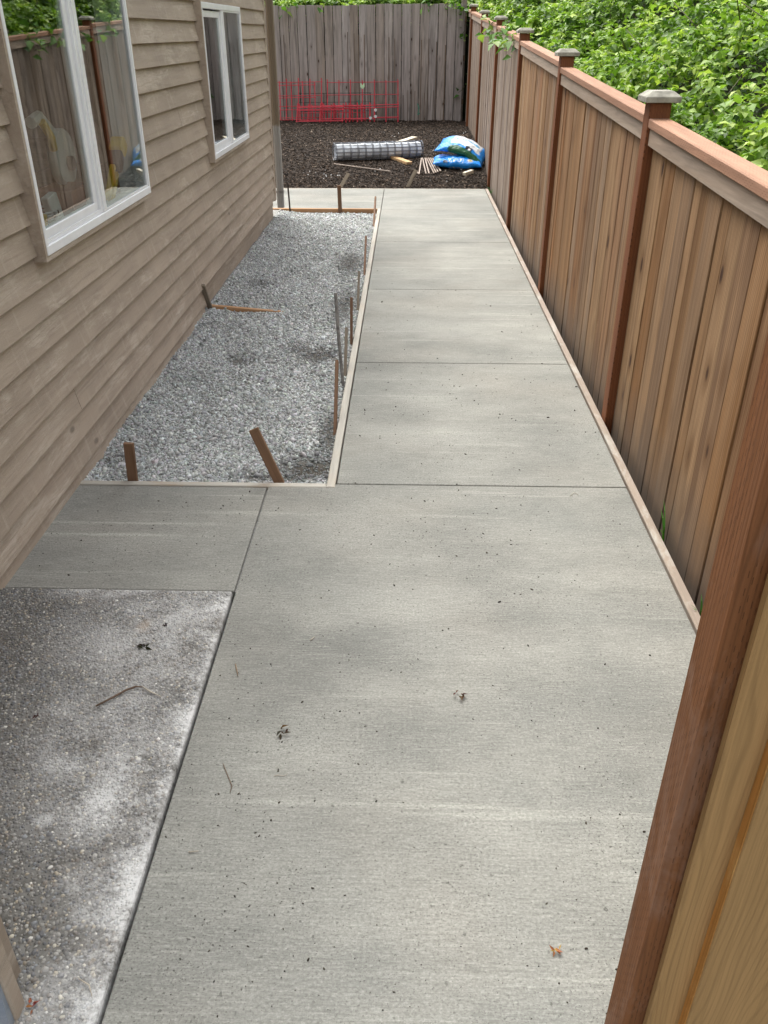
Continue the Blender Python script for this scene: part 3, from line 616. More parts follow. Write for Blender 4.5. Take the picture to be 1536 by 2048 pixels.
# ------------------------------------------------------------------ grey fence at the back
YB = Y_CORNER
gf = thing('grey_fence', 'tall weathered grey board fence closing the far end of the yard', 'fence', (-1, YB, 0)); GO = Vector((-1, YB, 0))
x = -3.4; rr = random.Random(3); gcache = {}
while x < .985:
    wd = rr.choice([.146, .15, .152, .158]); wd = min(wd, .99 - x)
    if wd < .03: break
    key = round(wd, 3)
    if key not in gcache: gcache[key] = MB().box(0, wd - .004, 0, .018, 0, 1.98).mesh('board', .002)
    obj('board', gcache[key], GB, gf, Vector((x, YB + rr.uniform(-.006, .006), .13 + rr.uniform(-.008, .01) + .012 * (x + 1) )) - GO, (0, R(rr.uniform(-.25, .25)), 0))
    x += wd + rr.choice([.001, .003, .006])
bt = MB().box(0, .014, -.010, -.0075, 0, 1.0).mesh('batten')
for px, zt in ((568, 1.66), (695, 1.70), (708, 1.68), (717, 1.66), (728, 1.66), (777, 1.62), (789, 1.60), (842, 1.58), (857, 1.60), (872, 1.55), (890, 1.5)):
    p = on_y(px, 100, YB); o = obj('batten', bt, GBT, gf, Vector((p.x, YB, .22)) - GO); o.scale = (rr.uniform(.6, 1.1), 1, zt - .22)
for px, zt in ((815, .78), (822, .8), (829, .77), (848, .74), (866, .78), (806, .7)):
    p = on_y(px, 200, YB); o = obj('batten', bt, GBT, gf, Vector((p.x, YB, .22)) - GO); o.scale = (.7, 1, zt - .22)
for z in (.55, 1.25, 1.85): obj('rail', MB().box(-3.4, .99, YB + .028, YB + .066, z, z + .089), GBT, gf).location = -GO
obj('end_post', MB().box(.90, .99, YB + .068, YB + .157, .0, 2.25), GB, gf).location = -GO

# ------------------------------------------------------------------ gate post and boards on the right, wall corner on the left
ORG2 = wood('fresh_sawn_edge', 2, [(.55, .25, .06), (.62, .32, .1)], knots=0, fine=3, grain=.6, dirt=((.7, .45, .18), .8))
GX, GY = .408, .845
tag(obj('gate_post', MB().box(0, .089, 0, .089, 0, 1.62).mesh('gate_post', .008, 2), GPOST, None, (GX, GY, -.1)), 'reddish-brown square gate post right beside new yellow cedar boards', 'post')
gate = thing('side_gate', 'new yellow cedar gate boards nailed to the brown gate post', 'gate', (GX + .03, GY, 0))
bx = .0
for k, (wd, yo) in enumerate(((.066, .0), (.14, -.019), (.14, 0), (.14, -.019), (.14, 0))):
    x0 = {0: .030}.get(k, None)
    xs = .030 if k == 0 else prev - (.012 if yo else .012)
    y0 = -.0195 + yo
    obj('board', MB().box(xs - .03, xs + wd - .03, y0, y0 + .0185, -.05, 1.55).mesh('board', .003), GBRD, gate); prev = xs + wd
obj('sawn_edge', MB().box(.054 - .0022, .054 - .0002, -.0382, -.0205, -.05, 1.55), ORG2, gate)
for z in (.2, 1.2): obj('rail', MB().box(.062, prev - .03, .001, .037, z, z + .089), GBRD, gate)
cw = thing('wall_corner', 'corner of a blue-grey lap-sided wall with a brown trim board by the aggregate slab', 'wall', (-.75, .9, 0))
obj('trim_board', MB().box(-.03, 0.004, .0, .038, -.0, 2.2).mesh('trim_board', .003), SID, cw)
for k in range(14):
    z = .012 + k * .15; mb = MB()
    mb.add([(-.62, -.018, z), (-.002, -.018, z), (-.002, .0, z), (-.62, 0, z), (-.62, -.004, z + .16), (-.002, -.004, z + .16), (-.002, 0, z + .16), (-.62, 0, z + .16)], [(0, 3, 2, 1), (4, 5, 6, 7), (0, 1, 5, 4), (1, 2, 6, 5), (2, 3, 7, 6), (3, 0, 4, 7)])
    obj('siding_board', mb, SIDG, cw)
obj('core', MB().box(-.62, -.031, .001, .1, 0, 2.2), SID, cw)

# ------------------------------------------------------------------ stakes and pins
def stake(label, base, top, w_=.04, t_=.018, mat=STK, name='stake', taper=False, sink=.06, face=0.0):
    b, tpt = Vector(base), Vector(top); d = (tpt - b); L = d.length + sink; q = d.to_track_quat('Z', 'Y')
    mb = MB().box(-w_ / 2, w_ / 2, -t_ / 2, t_ / 2, 0, L)
    o = obj(name, mb.mesh(name, .0015), mat, None, b - d.normalized() * sink); e = q.to_matrix().to_4x4()
    za = d.normalized(); xa = (Vector((1, 0, 0)) - za * za.x).normalized(); ya = za.cross(xa)
    o.rotation_euler = Matrix((xa, ya, za)).transposed().to_euler(); return tag(o, label, 'stake')
def up_to(base, x, y):   # top of an upright thing: same distance as its base
    return on_y(x, y, base.y)
b = on_z(265, 957); b.y = 3.212; stake('short upright wooden stake behind the front form board near the house wall', (b.x, b.y, -.03), up_to(b, 257, 886), .042, .02)
b = on_z(563, 955); b.y = 3.215; tp = on_y(507, 858, 3.26); stake('long wooden stake leaning over the front form board', (b.x, 3.215, -.03), tp, .042, .02)
SX = -.348
for (bx_, by_, tx, ty, lab, mat, w_) in ((672, 848, 674, 722, 'dark brown flat stake by the long form board, nearest the front form board', STK, .038), (690, 745, 693, 657, 'pale brown stake by the long form board, beside the grey steel pin', STKG, .038),
        (702, 678, 703, 595, 'brown stake by the long form board, just beyond the grey steel pin', STK, .036), (715, 610, 718, 544, 'pale thin stake by the long form board, second pale one beyond the grey steel pin', STKG, .032), (729, 541, 732, 474, 'brown stake by the long form board, second from the orange far board', STK, .034)):
    b = on_z(bx_, by_); stake(lab, (SX, b.y, -.02), on_x(tx, ty, SX), .016, w_, mat)
b = on_z(751, 450); tag(obj('steel_pin', MB().tube([(SX, b.y, -.1), on_x(751, 394, SX)], .011, 8), STK), 'short dark brown round pin by the long form board near its far end', 'pin')
b = on_z(686, 765); tp = on_y(671, 586, b.y + .12); tag(obj('steel_pin', MB().tube([(SX + .002, b.y, -.05), ((SX + tp.x) / 2 - .004, b.y + .06, tp.z / 2), tp], .009, 8), PIPE), 'long grey steel pin with holes leaning beside the long form board', 'pin')
b = on_z(680, 420); stake('upright brown stake behind the orange far form board', (b.x, 9.622, -.03), on_y(678, 371, 9.622), .042, .02)
b = on_z(577, 424); tag(obj('rebar_pin', MB().tube([(b.x, 9.620, -.1), on_y(575, 364, 9.620)], .009, 8), RUST), 'thin black rebar pin by the orange far form board near the house corner', 'pin')
b = on_soil(681, 375); stake('leaning grey stake at the walkway end, in front of the wire roll', b, on_y(697, 347, b.y + .1), .045, .018, STKG)
b = on_soil(816, 374); stake('leaning grey stake at the walkway end, in front of the stick pile', b, on_y(832, 340, b.y + .1), .045, .018, STKG)
stake('short grey stake against the house wall at the half buried board', (-1.392, 5.83, -.02), on_x(405, 570, -1.392), .03, .018, STKG)

# ------------------------------------------------------------------ things on the mulch
def roll():
    p0 = on_soil(668, 326); p1 = on_soil(842, 316); rad = .118
    d = (p1 - p0); L = d.length; mid = (p0 + p1) / 2
    t = thing('wire_mesh_roll', 'roll of welded wire mesh with a pale bluish sheet inside, lying on the mulch', 'wire roll', (mid.x, mid.y + .08, mid.z + rad - .004), (0, 0, math.atan2(d.y, d.x)))
    hoop = MB(); lng = MB(); nx = 13; r = random.Random(2)
    for ly in range(2):
        ra = rad - ly * .012; na = 15 - ly; a0 = .2 + ly * .17
        for i in range(nx):
            xx = -L / 2 + L * i / (nx - 1) + ly * .018; xx = max(-L / 2, min(L / 2, xx))
            hoop.tube([(xx, ra * math.cos(a), ra * math.sin(a)) for a in np.linspace(0, 2 * math.pi, 25)], .0045, 4, False)
        for k in range(na):
            a = a0 + 2 * math.pi * k / na; lng.tube([(-L / 2, ra * math.cos(a), ra * math.sin(a)), (0, ra * math.cos(a + .05), ra * math.sin(a + .05)), (L / 2, ra * math.cos(a), ra * math.sin(a))], .004, 4, False)
    obj('hoop_wires', hoop, WIRE, t); obj('line_wires', lng, WIRE, t)
    V = []; nt_, nl = 96, 30                                  # the pale rolled sheet inside: a loose spiral
    for q in range(nt_ + 1):
        a = q / nt_ * 2 * math.pi * 2.6; ra = .106 - .018 * q / nt_ * 2.6
        for l in range(nl + 1):
            xx = -L / 2 + .02 + (L - .04) * l / nl; wv = .006 * math.sin(17 * xx + 3 * a) + .004 * math.sin(41 * xx - 5 * a); V.append((xx, (ra + wv) * math.cos(a), (ra + wv) * math.sin(a)))
    Fq = [(q * (nl + 1) + l, q * (nl + 1) + l + 1, (q + 1) * (nl + 1) + l + 1, (q + 1) * (nl + 1) + l) for q in range(nt_) for l in range(nl)]
    obj('rolled_sheet', MB().add(V, Fq).mesh('rolled_sheet', smooth=True), GALV, t)
roll()
def lumber(label, p, q, w_, t_, mat, name='lumber_piece', cat='board'):
    p, q = Vector(p), Vector(q); d = q - p; L = d.length
    xa = d.normalized(); ya = Vector((0, 0, 1)).cross(xa).normalized(); za = xa.cross(ya)
    o = obj(name, MB().box(0, L, -w_ / 2, w_ / 2, -t_ / 2, t_ / 2).mesh(name, .003), mat)
    mw = Matrix((xa, ya, za)).transposed().to_4x4(); mw.translation = p; o.matrix_world = mw; return tag(o, label, cat)
a = on_soil(752, 305) + Vector((0, 0, .03)); b = on_soil(829, 280) + Vector((0, 0, .03))
lumber('pale white board on the mulch poking out behind the wire mesh roll', a, b, .10, .04, LUM)
a = on_soil(779, 316) + Vector((-.03, .05, .03)); b = on_soil(819, 330) + Vector((0, 0, .022)); lumber('short orange-brown board end poking out below the wire mesh roll', a, b, .09, .036, LUMO)
a = on_soil(668, 331) + Vector((0, 0, .02)); b = on_soil(781, 346) + Vector((0, 0, .02)); lumber('long thin stick lying on the mulch in front of the wire roll', a, b, .016, .012, STICK, 'stick', 'stick')
sk = [((845, 319), (852, 351)), ((850, 320), (858, 351)), ((853, 321), (868, 350)), ((857, 319), (872, 349)), ((861, 320), (876, 347)), ((865, 321), (881, 346)), ((872, 324), (876, 340)), ((843, 320), (838, 352)), ((832, 347), (839, 352))]
for i, (p, q) in enumerate(sk):
    lumber('thin dry stick in the small pile between the blue bags and the wire roll', on_soil(*p) + Vector((0, 0, .02 + .004 * (i % 3))), on_soil(*q) + Vector((0, 0, .02 + .004 * (i % 2))), .018, .013, STICK, 'stick', 'stick')['group'] = 'sticks piled beside the blue bags'
a = on_soil(928, 354) + Vector((0, 0, .03)); b = on_soil(944, 349) + Vector((0, 0, .035)); lumber('small pale offcut of wood on the soil in front of the blue bags', a, b, .055, .05, LUM, 'wood_offcut', 'offcut')

def bag_mat(name, kind):
    m = M(name, 0.28, 0.5); P = m.coord(); q = m.sep(P); x, y = q[0], q[1]; n = m.noise(P, 14, 3)
    def rect(x0, x1, y0, y1, s=.012, wob=.05):
        xx = m.math('ADD', x, m.math('MULTIPLY', m.math('SUBTRACT', n, .5), wob)); yy = m.math('ADD', y, m.math('MULTIPLY', m.math('SUBTRACT', n, .5), wob))
        k = m.math('MULTIPLY', m.map(xx, x0 - s, x0 + s), m.map(xx, x1 + s, x1 - s)); k = m.math('MULTIPLY', k, m.map(yy, y0 - s, y0 + s)); return m.math('MULTIPLY', k, m.map(yy, y1 + s, y1 - s))
    c = m.mix(m.map(n, .35, .65), (.003, .20, .72), (.006, .30, .88))
    if kind == 0:
        c = m.mix(rect(-.17, .24, -.10, .19), c, (.74, .77, .80)); c = m.mix(rect(-.13, .21, .03, .075, .006, .02), c, (.12, .42, .72))
        let = m.math('GREATER_THAN', m.noise(m.scale(P, (60, 14, 1)), 1, 1), .56); c = m.mix(m.math('MULTIPLY', rect(-.11, .19, .038, .067, .004, .01), m.math('MULTIPLY', let, .8)), c, (.8, .84, .86))
        c = m.mix(m.math('MULTIPLY', rect(-.1, .18, .12, .16, .006, .02), m.math('MULTIPLY', let, .8)), c, (.12, .13, .16))
        c = m.mix(rect(-.16, .30, -.36, -.155), c, (.008, .10, .035)); c = m.mix(rect(.05, .14, -.16, -.09, .008, .05), c, (.01, .012, .02)); c = m.mix(rect(.09, .12, -.15, -.12, .008, .05), c, (.8, .8, .8))
    else:
        let = m.math('GREATER_THAN', m.noise(m.scale(m.vm('ADD', P, m.scale(P, (0, 0, 0))), (75, 12, 1)), 1, 1), .54)
        c = m.mix(m.math('MULTIPLY', rect(-.12, .08, -.19, -.11, .006, .02), let), c, (.78, .82, .86)); c = m.mix(m.blob(P, .17, -.155, .055, .05), c, (.72, .50, .07)); c = m.mix(m.blob(P, .17, -.155, .018, .016), c, (.08, .05, .02))
        c = m.mix(m.math('MULTIPLY', m.blob(P, -.12, .02, .12, .05), .8), c, (.78, .72, .66)); c = m.mix(rect(-.19, -.13, -.20, -.16, .006, .03), c, (.02, .03, .05))
    m.color(c); wr = m.noise(m.scale(P, (5, 9, 5)), 1.6, 4, .6, 1.0); m.bump(wr, .9, .035); return m.m
def bag(name, kind, label, loc, rot, L, W_, T, bend=0.0):
    nx, ny = 34, 24; V = []; Fq = []
    r = np.random.default_rng(kind + 1)
    for side in (1, -1):
        for j in range(ny + 1):
            for i in range(nx + 1):
                u, v = -1 + 2 * i / nx, -1 + 2 * j / ny
                pin = 1 - .06 * (1 - abs(u)) * (abs(v) ** 6); pv = 1 - .05 * (1 - abs(v)) * (abs(u) ** 6)
                h = ((1 - abs(u) ** 2.6) * (1 - abs(v) ** 2.4)) ** .55
                h *= 1 + .10 * math.sin(4.1 * u + 1.3 * kind) * math.cos(3.3 * v + kind) + .06 * math.sin(11 * u + 5 * v) + .04 * math.sin(23 * u - 9 * v + 2 * kind)
                z = side * h * T / 2 + bend * (u * u) * -.07 + .012 * math.sin(9 * u + 2 * kind) * (abs(v) ** 5)
                V.append((u * L / 2 * pv, v * W_ / 2 * pin, z))
    n1 = (nx + 1) * (ny + 1)
    for s_ in (0, 1):
        for j in range(ny):
            for i in range(nx):
                a = s_ * n1 + j * (nx + 1) + i; f = (a, a + 1, a + nx + 2, a + nx + 1); Fq.append(f if s_ == 0 else f[::-1])
    me = bpy.data.meshes.new(name); me.from_pydata(V, [], Fq); bm = bmesh.new(); bm.from_mesh(me); bmesh.ops.remove_doubles(bm, verts=bm.verts, dist=.0004); bm.to_mesh(me); bm.free()
    me.polygons.foreach_set('use_smooth', [True] * len(me.polygons))
    return tag(obj(name, me, bag_mat('blue_bag_plastic_%d' % kind, kind), None, loc, rot), label, 'bag')
b0 = on_soil(915, 338)
bag('soil_bag', 1, 'lower bright blue plastic soil bag with a yellow flower print, under the other bag', (b0.x + .0, b0.y + .12, b0.z + .075), (R(4), R(2), R(-3)), .66, .44, .155)
bag('soil_bag', 0, 'upper blue and white plastic soil bag slumped on the other bag against the fence', (b0.x + .085, b0.y + .24, b0.z + .25), (R(14), R(17), R(-14)), .68, .48, .14, 1.25)

# red and black folding wire cages against the back fence
def cage(label, xs, ytop, ybot, rails, Y, mat, lean=0.0, cat='wire cage', r_=.009, skew=0):
    P0 = on_y(xs[0], ybot, Y); t = thing('wire_cage', label, cat, P0)
    for i, px in enumerate(xs):
        p = on_y(px, ybot + (2 if i % 2 else 0), Y); q = on_y(px + skew, ytop + (1.5 if i % 2 else 0), Y + lean)
        obj('upright', MB().tube([p - P0, q - P0, q - P0 + Vector((-.015, 0, .004))], r_, 5), mat, t)
    for ry in rails:
        f = (ybot - ry) / (ybot - ytop); p = on_y(xs[0] - 2 + skew * f, ry, Y + lean * f); q = on_y(xs[-1] + 2 + skew * f, ry - 1.5, Y + lean * f)
        obj('cross_wire', MB().tube([p - P0 + Vector((0, -.008, 0)), q - P0 + Vector((0, -.008, 0))], r_ * .62, 5), mat, t)
    return t
cage('tall red wire cage panel leaning on the grey fence by the house corner', [551, 573, 597, 620, 643], 157, 246, (165, 192, 213, 236), 16.80, RED, .12)
cage('second tall red wire cage panel, in front of the one by the house corner', [562, 585, 608, 632], 163, 247, (171, 196, 220, 240), 16.74, RED, .12, skew=-3)
cage('wide tall red wire cage panel beside the black cage panel', [655, 678, 701, 725, 749, 772, 796], 160, 247, (165, 190, 211, 237), 16.82, RED, .12)
cage('low red wire cage panel standing in front of the tall panels', [593, 615, 639, 661, 684], 208, 249, (215, 221, 243), 16.62, RED, .05, skew=3, r_=.0125)
cage('low red wire cage panel with white clips at its right end', [645, 668, 692, 699, 715, 723, 740, 749], 206, 247, (212, 217, 238), 16.66, RED, .05, r_=.0125)
cage('short red wire cage panel at the right end of the row of cages', [749, 772, 796], 204, 248, (210, 215, 235), 16.70, RED, .05, r_=.0125)
cage('third low red wire cage panel, between the other low panels', [601, 626, 650, 673, 706, 731], 209, 248, (214, 219, 226, 241), 16.72, RED, .05, r_=.011, skew=-2)
cage('black wire cage panel behind the red cage panels', [600, 648, 700, 741], 186, 246, (187, 205, 223), 16.88, BLK, .06, r_=.006)
for x, y, lab in ((751, 220, 'upper round white clip on the red wire cages'), (751, 233, 'lower round white clip on the red wire cages'), (741, 236, 'small white clip nearest the soil on the red wire cages')):
    p = on_y(x, y, 16.62); tag(obj('round_clip', disc(MB(), (0, 0, 0), .026, .012, 14).mesh('round_clip'), WHITE, None, p, (0, 0, R(-90))), lab, 'clip')
p = on_y(725, 172, 16.78); cl = thing('plant_clip', 'pale green and white plant clip on the tall red cage panel', 'clip', p)
for a in (-.35, .3): obj('wing', bulk('wing', LEAF_V, LEAF_F, np.array([(0, 0, -.05)]), rot_mats(np.array([1.5]), np.array([a]), np.array([0.])), np.array([(.07, .11, .07)]), np.array([(.5, .68, .42)])), attr_mat('clip_plastic%d' % int(a * 10), .5, .4), cl)
p = on_y(717, 200, 16.8); tag(obj('twine', MB().tube([p, p + Vector((.01, 0, -.1)), p + Vector((-.01, 0, -.22))], .012, 5), TEAL), 'dangling green twine on the black cage panel', 'twine')
p = on_y(838, 213, 16.95); tag(obj('twine', MB().tube([p + Vector((-.03, -.03, .05)), p + Vector((.0, -.04, -.02)), p + Vector((-.02, -.04, -.14)), p + Vector((.02, -.04, -.1))], .009, 5), TEAL), 'short loop of green twine on the grey fence right of the cages', 'twine')
# pale crumbs on the mulch
n = 46; cr_ = random.Random(77); pc = [on_soil(cr_.gauss(645, 20), cr_.gauss(348, 6)) for _ in range(20)] + [on_soil(cr_.uniform(590, 950), cr_.uniform(262, 368)) for _ in range(26)]
s_ = rng.uniform(.004, .013, n); tag(obj('plaster_crumbs', bulk('plaster_crumbs', ICO_V, ICO_F, np.array([tuple(p) for p in pc]) + (0, 0, .012), rot_mats(*rng.uniform(0, 6, (3, n))), np.c_[s_, s_ * .7, s_ * .5], np.full((n, 3), .72), .2), STONE), 'scattered white crumbs on the dark mulch', 'crumbs', kind='stuff')

# ------------------------------------------------------------------ brambles on the slope beyond the fence
def hill_h(X, Y):
    base = .62 + .075 * Y; up = .62 * np.clip(X - 1.15, 0, 6) + .05 * np.clip(X - 1.15, 0, 6) ** 2 * .5
    far = .5 * np.clip((Y - 9) / 6, 0, 1)
    return base + up + far + .24 * noise2(X, Y, 2.3, 11) + .12 * noise2(X, Y, 5.5, 12)
struct(obj('hillside', grid_mesh('hillside', 1.13, 12, -4, 30, 70, 110, lambda X, Y: hill_h(X, Y) - .55 - .25 * np.clip((1.6 - X) / .4, 0, 1), 'x'), HILL))
def back_h(X, Y): return 2.12 + .35 * np.clip(Y - 17.2, 0, 4) + .16 * noise2(X, Y, 3, 21) + .08 * noise2(X, Y, 8, 22)
struct(obj('rear_bank', grid_mesh('rear_bank', -9, 1.12, 17.2, 24, 60, 40, lambda X, Y: back_h(X, Y) - .5, 'y'), HILL))
def leaves(name, label, X, Y, Hs, size, seed, droop=0.0):
    r = np.random.default_rng(seed); n = len(X)
    # trifoliate: three leaflets per leaf
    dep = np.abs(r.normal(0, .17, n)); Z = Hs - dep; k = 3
    P = np.repeat(np.c_[X, Y, Z], k, 0); yaw = np.repeat(r.uniform(0, 6.28, n), k) + np.tile([0, 1.9, -1.9], n) + r.normal(0, .25, n * k)
    pit = np.repeat(r.normal(-.15, .38, n), k) + r.normal(-.1, .28, n * k); rol = r.normal(0, .38, n * k)
    L = np.repeat(size * r.uniform(.65, 1.3, n), k) * np.tile([1.1, .9, .9], n)
    A = rot_mats(pit, rol, yaw)
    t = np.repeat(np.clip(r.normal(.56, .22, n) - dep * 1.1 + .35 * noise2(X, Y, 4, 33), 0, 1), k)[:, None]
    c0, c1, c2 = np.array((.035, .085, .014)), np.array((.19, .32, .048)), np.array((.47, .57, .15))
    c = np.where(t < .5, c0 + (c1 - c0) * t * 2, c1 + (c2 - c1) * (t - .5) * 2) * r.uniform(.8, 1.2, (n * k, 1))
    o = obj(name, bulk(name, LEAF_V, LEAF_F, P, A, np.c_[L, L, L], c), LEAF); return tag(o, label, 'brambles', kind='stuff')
def slope_pts(n, seed):
    r = np.random.default_rng(seed); Y = .8 + 21 * r.uniform(0, 1, n) ** 1.5; X = 1.16 + 4.6 * r.uniform(0, 1, n) ** 1.7
    return X, Y
X, Y = slope_pts(92000, 41); clump = noise2(X, Y, 7, 51) + .6 * noise2(X, Y, 15, 52)
keep = rng.uniform(-.7, .55, len(X)) < clump + .35; X, Y, clump = X[keep], Y[keep], clump[keep]
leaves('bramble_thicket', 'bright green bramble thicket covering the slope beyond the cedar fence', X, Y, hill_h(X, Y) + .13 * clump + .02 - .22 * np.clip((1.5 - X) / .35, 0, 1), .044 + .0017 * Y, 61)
nb_ = 9000; X = rng.uniform(-3.6, 1.15, nb_); Y = 17.16 + 3.2 * rng.uniform(0, 1, nb_) ** 2
leaves('bramble_hedge', 'green brambles showing above the tall grey fence', X, Y, back_h(X, Y) + .06, .075, 62)
cn = MB(); r = random.Random(9)
for _ in range(260):
    x0, y0 = 1.75 + 2.8 * r.random() ** 1.6, 1.5 + 14 * r.random() ** 1.3; h = float(hill_h(np.array(x0), np.array(y0))); a = r.uniform(-2.2, 2.2); L = r.uniform(.25, .6)
    cn.tube([(x0, y0, h - .45), (x0 + .3 * L * math.cos(a), y0 + .3 * L * math.sin(a), h - .08), (x0 + L * math.cos(a), y0 + L * math.sin(a), h + r.uniform(-.05, .12))], [.006, .005, .003], 5)
tag(obj('bramble_canes', cn, CANE), 'thin arching bramble canes among the leaves beyond the cedar fence', 'canes', kind='stuff')
# sprigs that reach over the fences
def leaf_mesh(col): return bulk('leaf', LEAF_V, LEAF_F, np.zeros((1, 3)), np.eye(3)[None], np.ones((1, 3)), np.array([col]))
LM = [leaf_mesh(c) for c in ((.05, .13, .02), (.12, .24, .04), (.25, .35, .08))]
for me in LM: me.materials.append(LEAF)
def sprig(label, pts, nl, size, seed, spread=.03, cat='bramble branch'):
    r = random.Random(seed); P0 = Vector(pts[0]); t = thing('bramble_branch', label, cat, P0)
    rel = [Vector(p) - P0 for p in pts]; obj('stem', MB().tube(rel, [.005] * (len(rel) - 1) + [.002], 5), CANE, t)
    for k in range(nl):
        f = .15 + .85 * k / max(1, nl - 1); s = f * (len(rel) - 1); i = min(int(s), len(rel) - 2); p = rel[i].lerp(rel[i + 1], s - i) + Vector((r.gauss(0, spread), r.gauss(0, spread), r.gauss(0, spread)))
        o = obj('leaf', LM[r.choice([0, 1, 1, 2])], None, t, p, (r.gauss(-.2, .4), r.gauss(0, .4), r.uniform(0, 6.28))); L = size * r.uniform(.7, 1.3); o.scale = (L, L, L)
P = lambda x, y, X_: tuple(on_x(x, y, X_))
sprig('bramble branch hanging over the fence rail, dark leaves against the boards', [P(1052, 62, 1.16), P(1035, 72, 1.05), P(1022, 84, .985), P(1012, 96, .97)], 34, .10, 1, .06)
sprig('long bramble branch reaching over the fence toward the walkway with bright leaf tips', [P(1042, 60, 1.15), P(1012, 68, 1.0), P(990, 72, .93), P(972, 75, .90)], 24, .11, 2, .045)
sprig('bramble branch arching over the fence posts near the far corner', [P(1020, 45, 1.2), P(1000, 42, 1.1), P(985, 45, 1.0), P(975, 55, .97)], 30, .10, 3, .07)
for i, (x, y, n_, lab) in enumerate(((922, 20, 12, 'leafy vine at the top of the far fence corner'), (922, 68, 7, 'small leafy vine sprig halfway up the far fence corner'), (921, 180, 4, 'tiny vine sprig low on the far fence corner'))):
    p = on_y(x, y, 16.9); sprig(lab, [p + Vector((.07, 0, .06)), p + Vector((.02, -.03, .0)), p + Vector((-.05, -.05, -.05))], n_, .10, 20 + i, .06, 'vine')
for i, (x, lab) in enumerate(((575, 'green leaves draped over the grey fence top next to the house'), (650, 'green leaves draped over the grey fence top above the red cages'), (860, 'broad green leaves hanging over the grey fence top near the corner'), (895, 'green leaves spilling over the grey fence top at the corner'))):
    p = on_y(x, 8, 16.95); sprig(lab, [p + Vector((.1, .25, .12)), p + Vector((.03, .02, .06)), p + Vector((-.06, -.05, -.05))], 12, .12, 30 + i, .07)

# ------------------------------------------------------------------ weeds, twigs, leaf bits, crumbs
def tuft(label, base, n_, h, seed, col=(.05, .16, .02)):
    r = random.Random(seed); t = thing('grass_tuft', label, 'weed', base)
    for k in range(n_):
        a = r.uniform(0, 6.28); l = h * r.uniform(.5, 1.1); wv = .004 * r.uniform(.7, 1.3); dx_, dy_ = math.cos(a), math.sin(a); sx, sy = -dy_ * wv, dx_ * wv; V = []
        for f in (0, .4, .75): V += [(dx_ * l * f * f * .7 - sx * (1 - f * .6), dy_ * l * f * f * .7 - sy * (1 - f * .6), l * f), (dx_ * l * f * f * .7 + sx * (1 - f * .6), dy_ * l * f * f * .7 + sy * (1 - f * .6), l * f)]
        V.append((dx_ * l * .75, dy_ * l * .75, l * .95)); me = bpy.data.meshes.new('blade'); me.from_pydata(V, [], [(0, 1, 3, 2), (2, 3, 5, 4), (4, 5, 6)]); a_ = me.color_attributes.new('Col', 'FLOAT_COLOR', 'POINT')
        kk = r.uniform(.7, 1.5)
        for d in a_.data: d.color = (col[0] * kk, col[1] * kk, col[2] * kk, 1)
        obj('blade', me, LEAF, t)
b = on_z(1400, 1225); tuft('small green grass tuft between the old form board and the cedar fence', (1.012, b.y, -.03), 9, .07, 1)
b = on_z(986, 386); tuft('little green weed at the far end of the old form board', (1.012, b.y, -.02), 8, .10, 2)
b = on_z(1352, 1070); tuft('thin single grass stalk against the lower fence boards', (1.018, b.y, -.03), 3, .17, 3)
def twig(label, px, r_, mat, z=.006, name='twig'):
    pts = [on_z(x, y, z) for x, y in px]; tag(obj(name, MB().tube(pts, [r_ * .8] + [r_] * (len(pts) - 2) + [r_ * .5], 6).mesh(name, smooth=True), mat), label, 'twig')
TWG = wood('twig_bark', 0, [(.13, .085, .06), (.3, .22, .15)], knots=0); TWL = wood('pale_twig', 0, [(.5, .44, .36), (.55, .5, .42)], knots=0)
twig('bent brown twig lying on the aggregate slab', [(192, 1412), (225, 1395), (252, 1380), (272, 1373), (285, 1374)], .0032, TWG, .02)
twig('pale broken end of the bent twig on the aggregate slab', [(286, 1374), (300, 1383), (322, 1393)], .0026, TWL, .02)
twig('thin curved dry stem on the concrete beside the slab edge', [(446, 1527), (456, 1552), (464, 1572), (460, 1585)], .0013, TWG, .003)
twig('short white splinter on the concrete near the slab edge', [(377, 1704), (397, 1702)], .0022, TWL, .004)
twig('pale bent stem on the aggregate slab near the wall corner', [(157, 1957), (178, 1970), (184, 1992)], .0016, TWL, .02)
twig('tiny pale curl of wood on the concrete', [(620, 1280), (624, 1278), (629, 1273)], .0018, TWL, .004)
twig('dark thin twig on the concrete by the slab edge', [(471, 1328), (474, 1342), (476, 1352)], .0022, TWG, .004)
twig('straw wisp on the concrete below the leaf clump', [(548, 1552), (556, 1550), (566, 1552), (574, 1548)], .001, TWL, .003)
twig('thin dry straw on the concrete near the cedar fence', [(1140, 992), (1148, 985), (1157, 990)], .0012, TWL, .003)
DL = attr_mat('dead_leaf', .8, .2)
def dead(label, x, y, size, col, seed, z=.008):
    r = random.Random(seed); t = thing('leaf_scrap', label, 'leaf', on_z(x, y, z))
    for k in range(7):
        o = obj('fragment', leaf_mesh(tuple(c * r.uniform(.6, 1.3) for c in col)), DL, t, (r.gauss(0, size * .22), r.gauss(0, size * .22), r.uniform(0, .003)), (r.gauss(0, .25), r.gauss(0, .4), r.uniform(0, 6.28))); L = size * r.uniform(.4, .9); o.scale = (L * .6, L, L)
dead('dark brown clump of dead leaf and bark on the concrete', 564, 1464, .036, (.055, .032, .016), 1); dead('small reddish-brown leaf scrap in the middle of the concrete', 915, 1390, .028, (.08, .04, .025), 2)
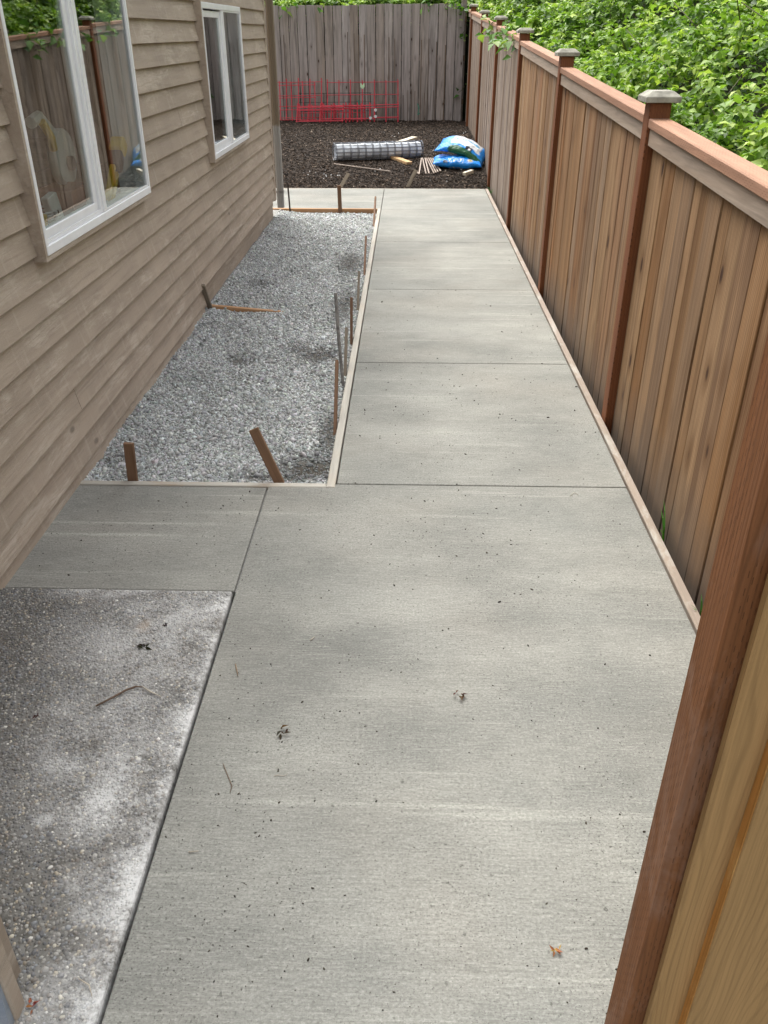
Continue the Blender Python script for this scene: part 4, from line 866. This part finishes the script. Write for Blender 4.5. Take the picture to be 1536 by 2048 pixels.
dead('tiny yellow-brown leaf scrap on the concrete near the gate post', 1113, 1900, .02, (.32, .18, .05), 3); dead('reddish leaf scrap by the foot of the wall corner', 62, 2010, .022, (.3, .1, .05), 4, .016)
dead('dark mossy plug in the old hole of the aggregate slab', 286, 1295, .03, (.02, .022, .01), 5, .014); dead('dark leaf scrap on the aggregate slab beside the mossy hole', 332, 1250, .02, (.035, .028, .024), 6, .014)
dead('brown leaf scrap on the aggregate slab left of the twig', 72, 1432, .016, (.06, .03, .02), 7, .014)
def crumbs():
    px = [(random.gauss(900, 110), random.gauss(1075, 32)) for _ in range(90)] + [(random.gauss(470, 50), random.gauss(1340, 45)) for _ in range(45)] + [(random.gauss(640, 90), random.gauss(1490, 70)) for _ in range(85)] + [(random.gauss(930, 120), random.gauss(800, 40)) for _ in range(70)]
    px += [(random.uniform(330, 1330), random.uniform(980, 2040)) for _ in range(700)] + [(random.uniform(300, 640), random.uniform(1560, 1980)) for _ in range(170)] + [(random.uniform(700, 1240), random.uniform(500, 970)) for _ in range(420)] + [(random.uniform(60, 520), random.uniform(985, 1160)) for _ in range(90)]
    P = np.array([tuple(on_z(x, y, .0015)) for x, y in px]); ok = (P[:, 0] < .95) & ((P[:, 0] > -.57) | ((P[:, 1] > SLAB_Y + .02) & (P[:, 1] < 3.13) & (P[:, 0] > -1.4))); ok &= ~((P[:, 1] > 3.14) & (P[:, 0] < -.28)); P = P[ok]; n = len(P)
    s = np.clip(rng.lognormal(math.log(.00105), .5, n), .0006, .0036) * (0.45 + .27 * np.minimum(P[:, 1], 4)); c = np.array([(.028, .023, .017)]) * rng.uniform(.6, 2.8, (n, 1))
    tag(obj('dirt_crumbs', bulk('dirt_crumbs', ICO_V, ICO_F, P, rot_mats(rng.normal(0, .3, n), rng.normal(0, .3, n), rng.uniform(0, 6.28, n)), np.c_[s * rng.uniform(1, 2.4, n), s, s * .7], c, .25), CHIP), 'small dark dirt crumbs scattered over the concrete walkway', 'crumbs', kind='stuff')
crumbs()
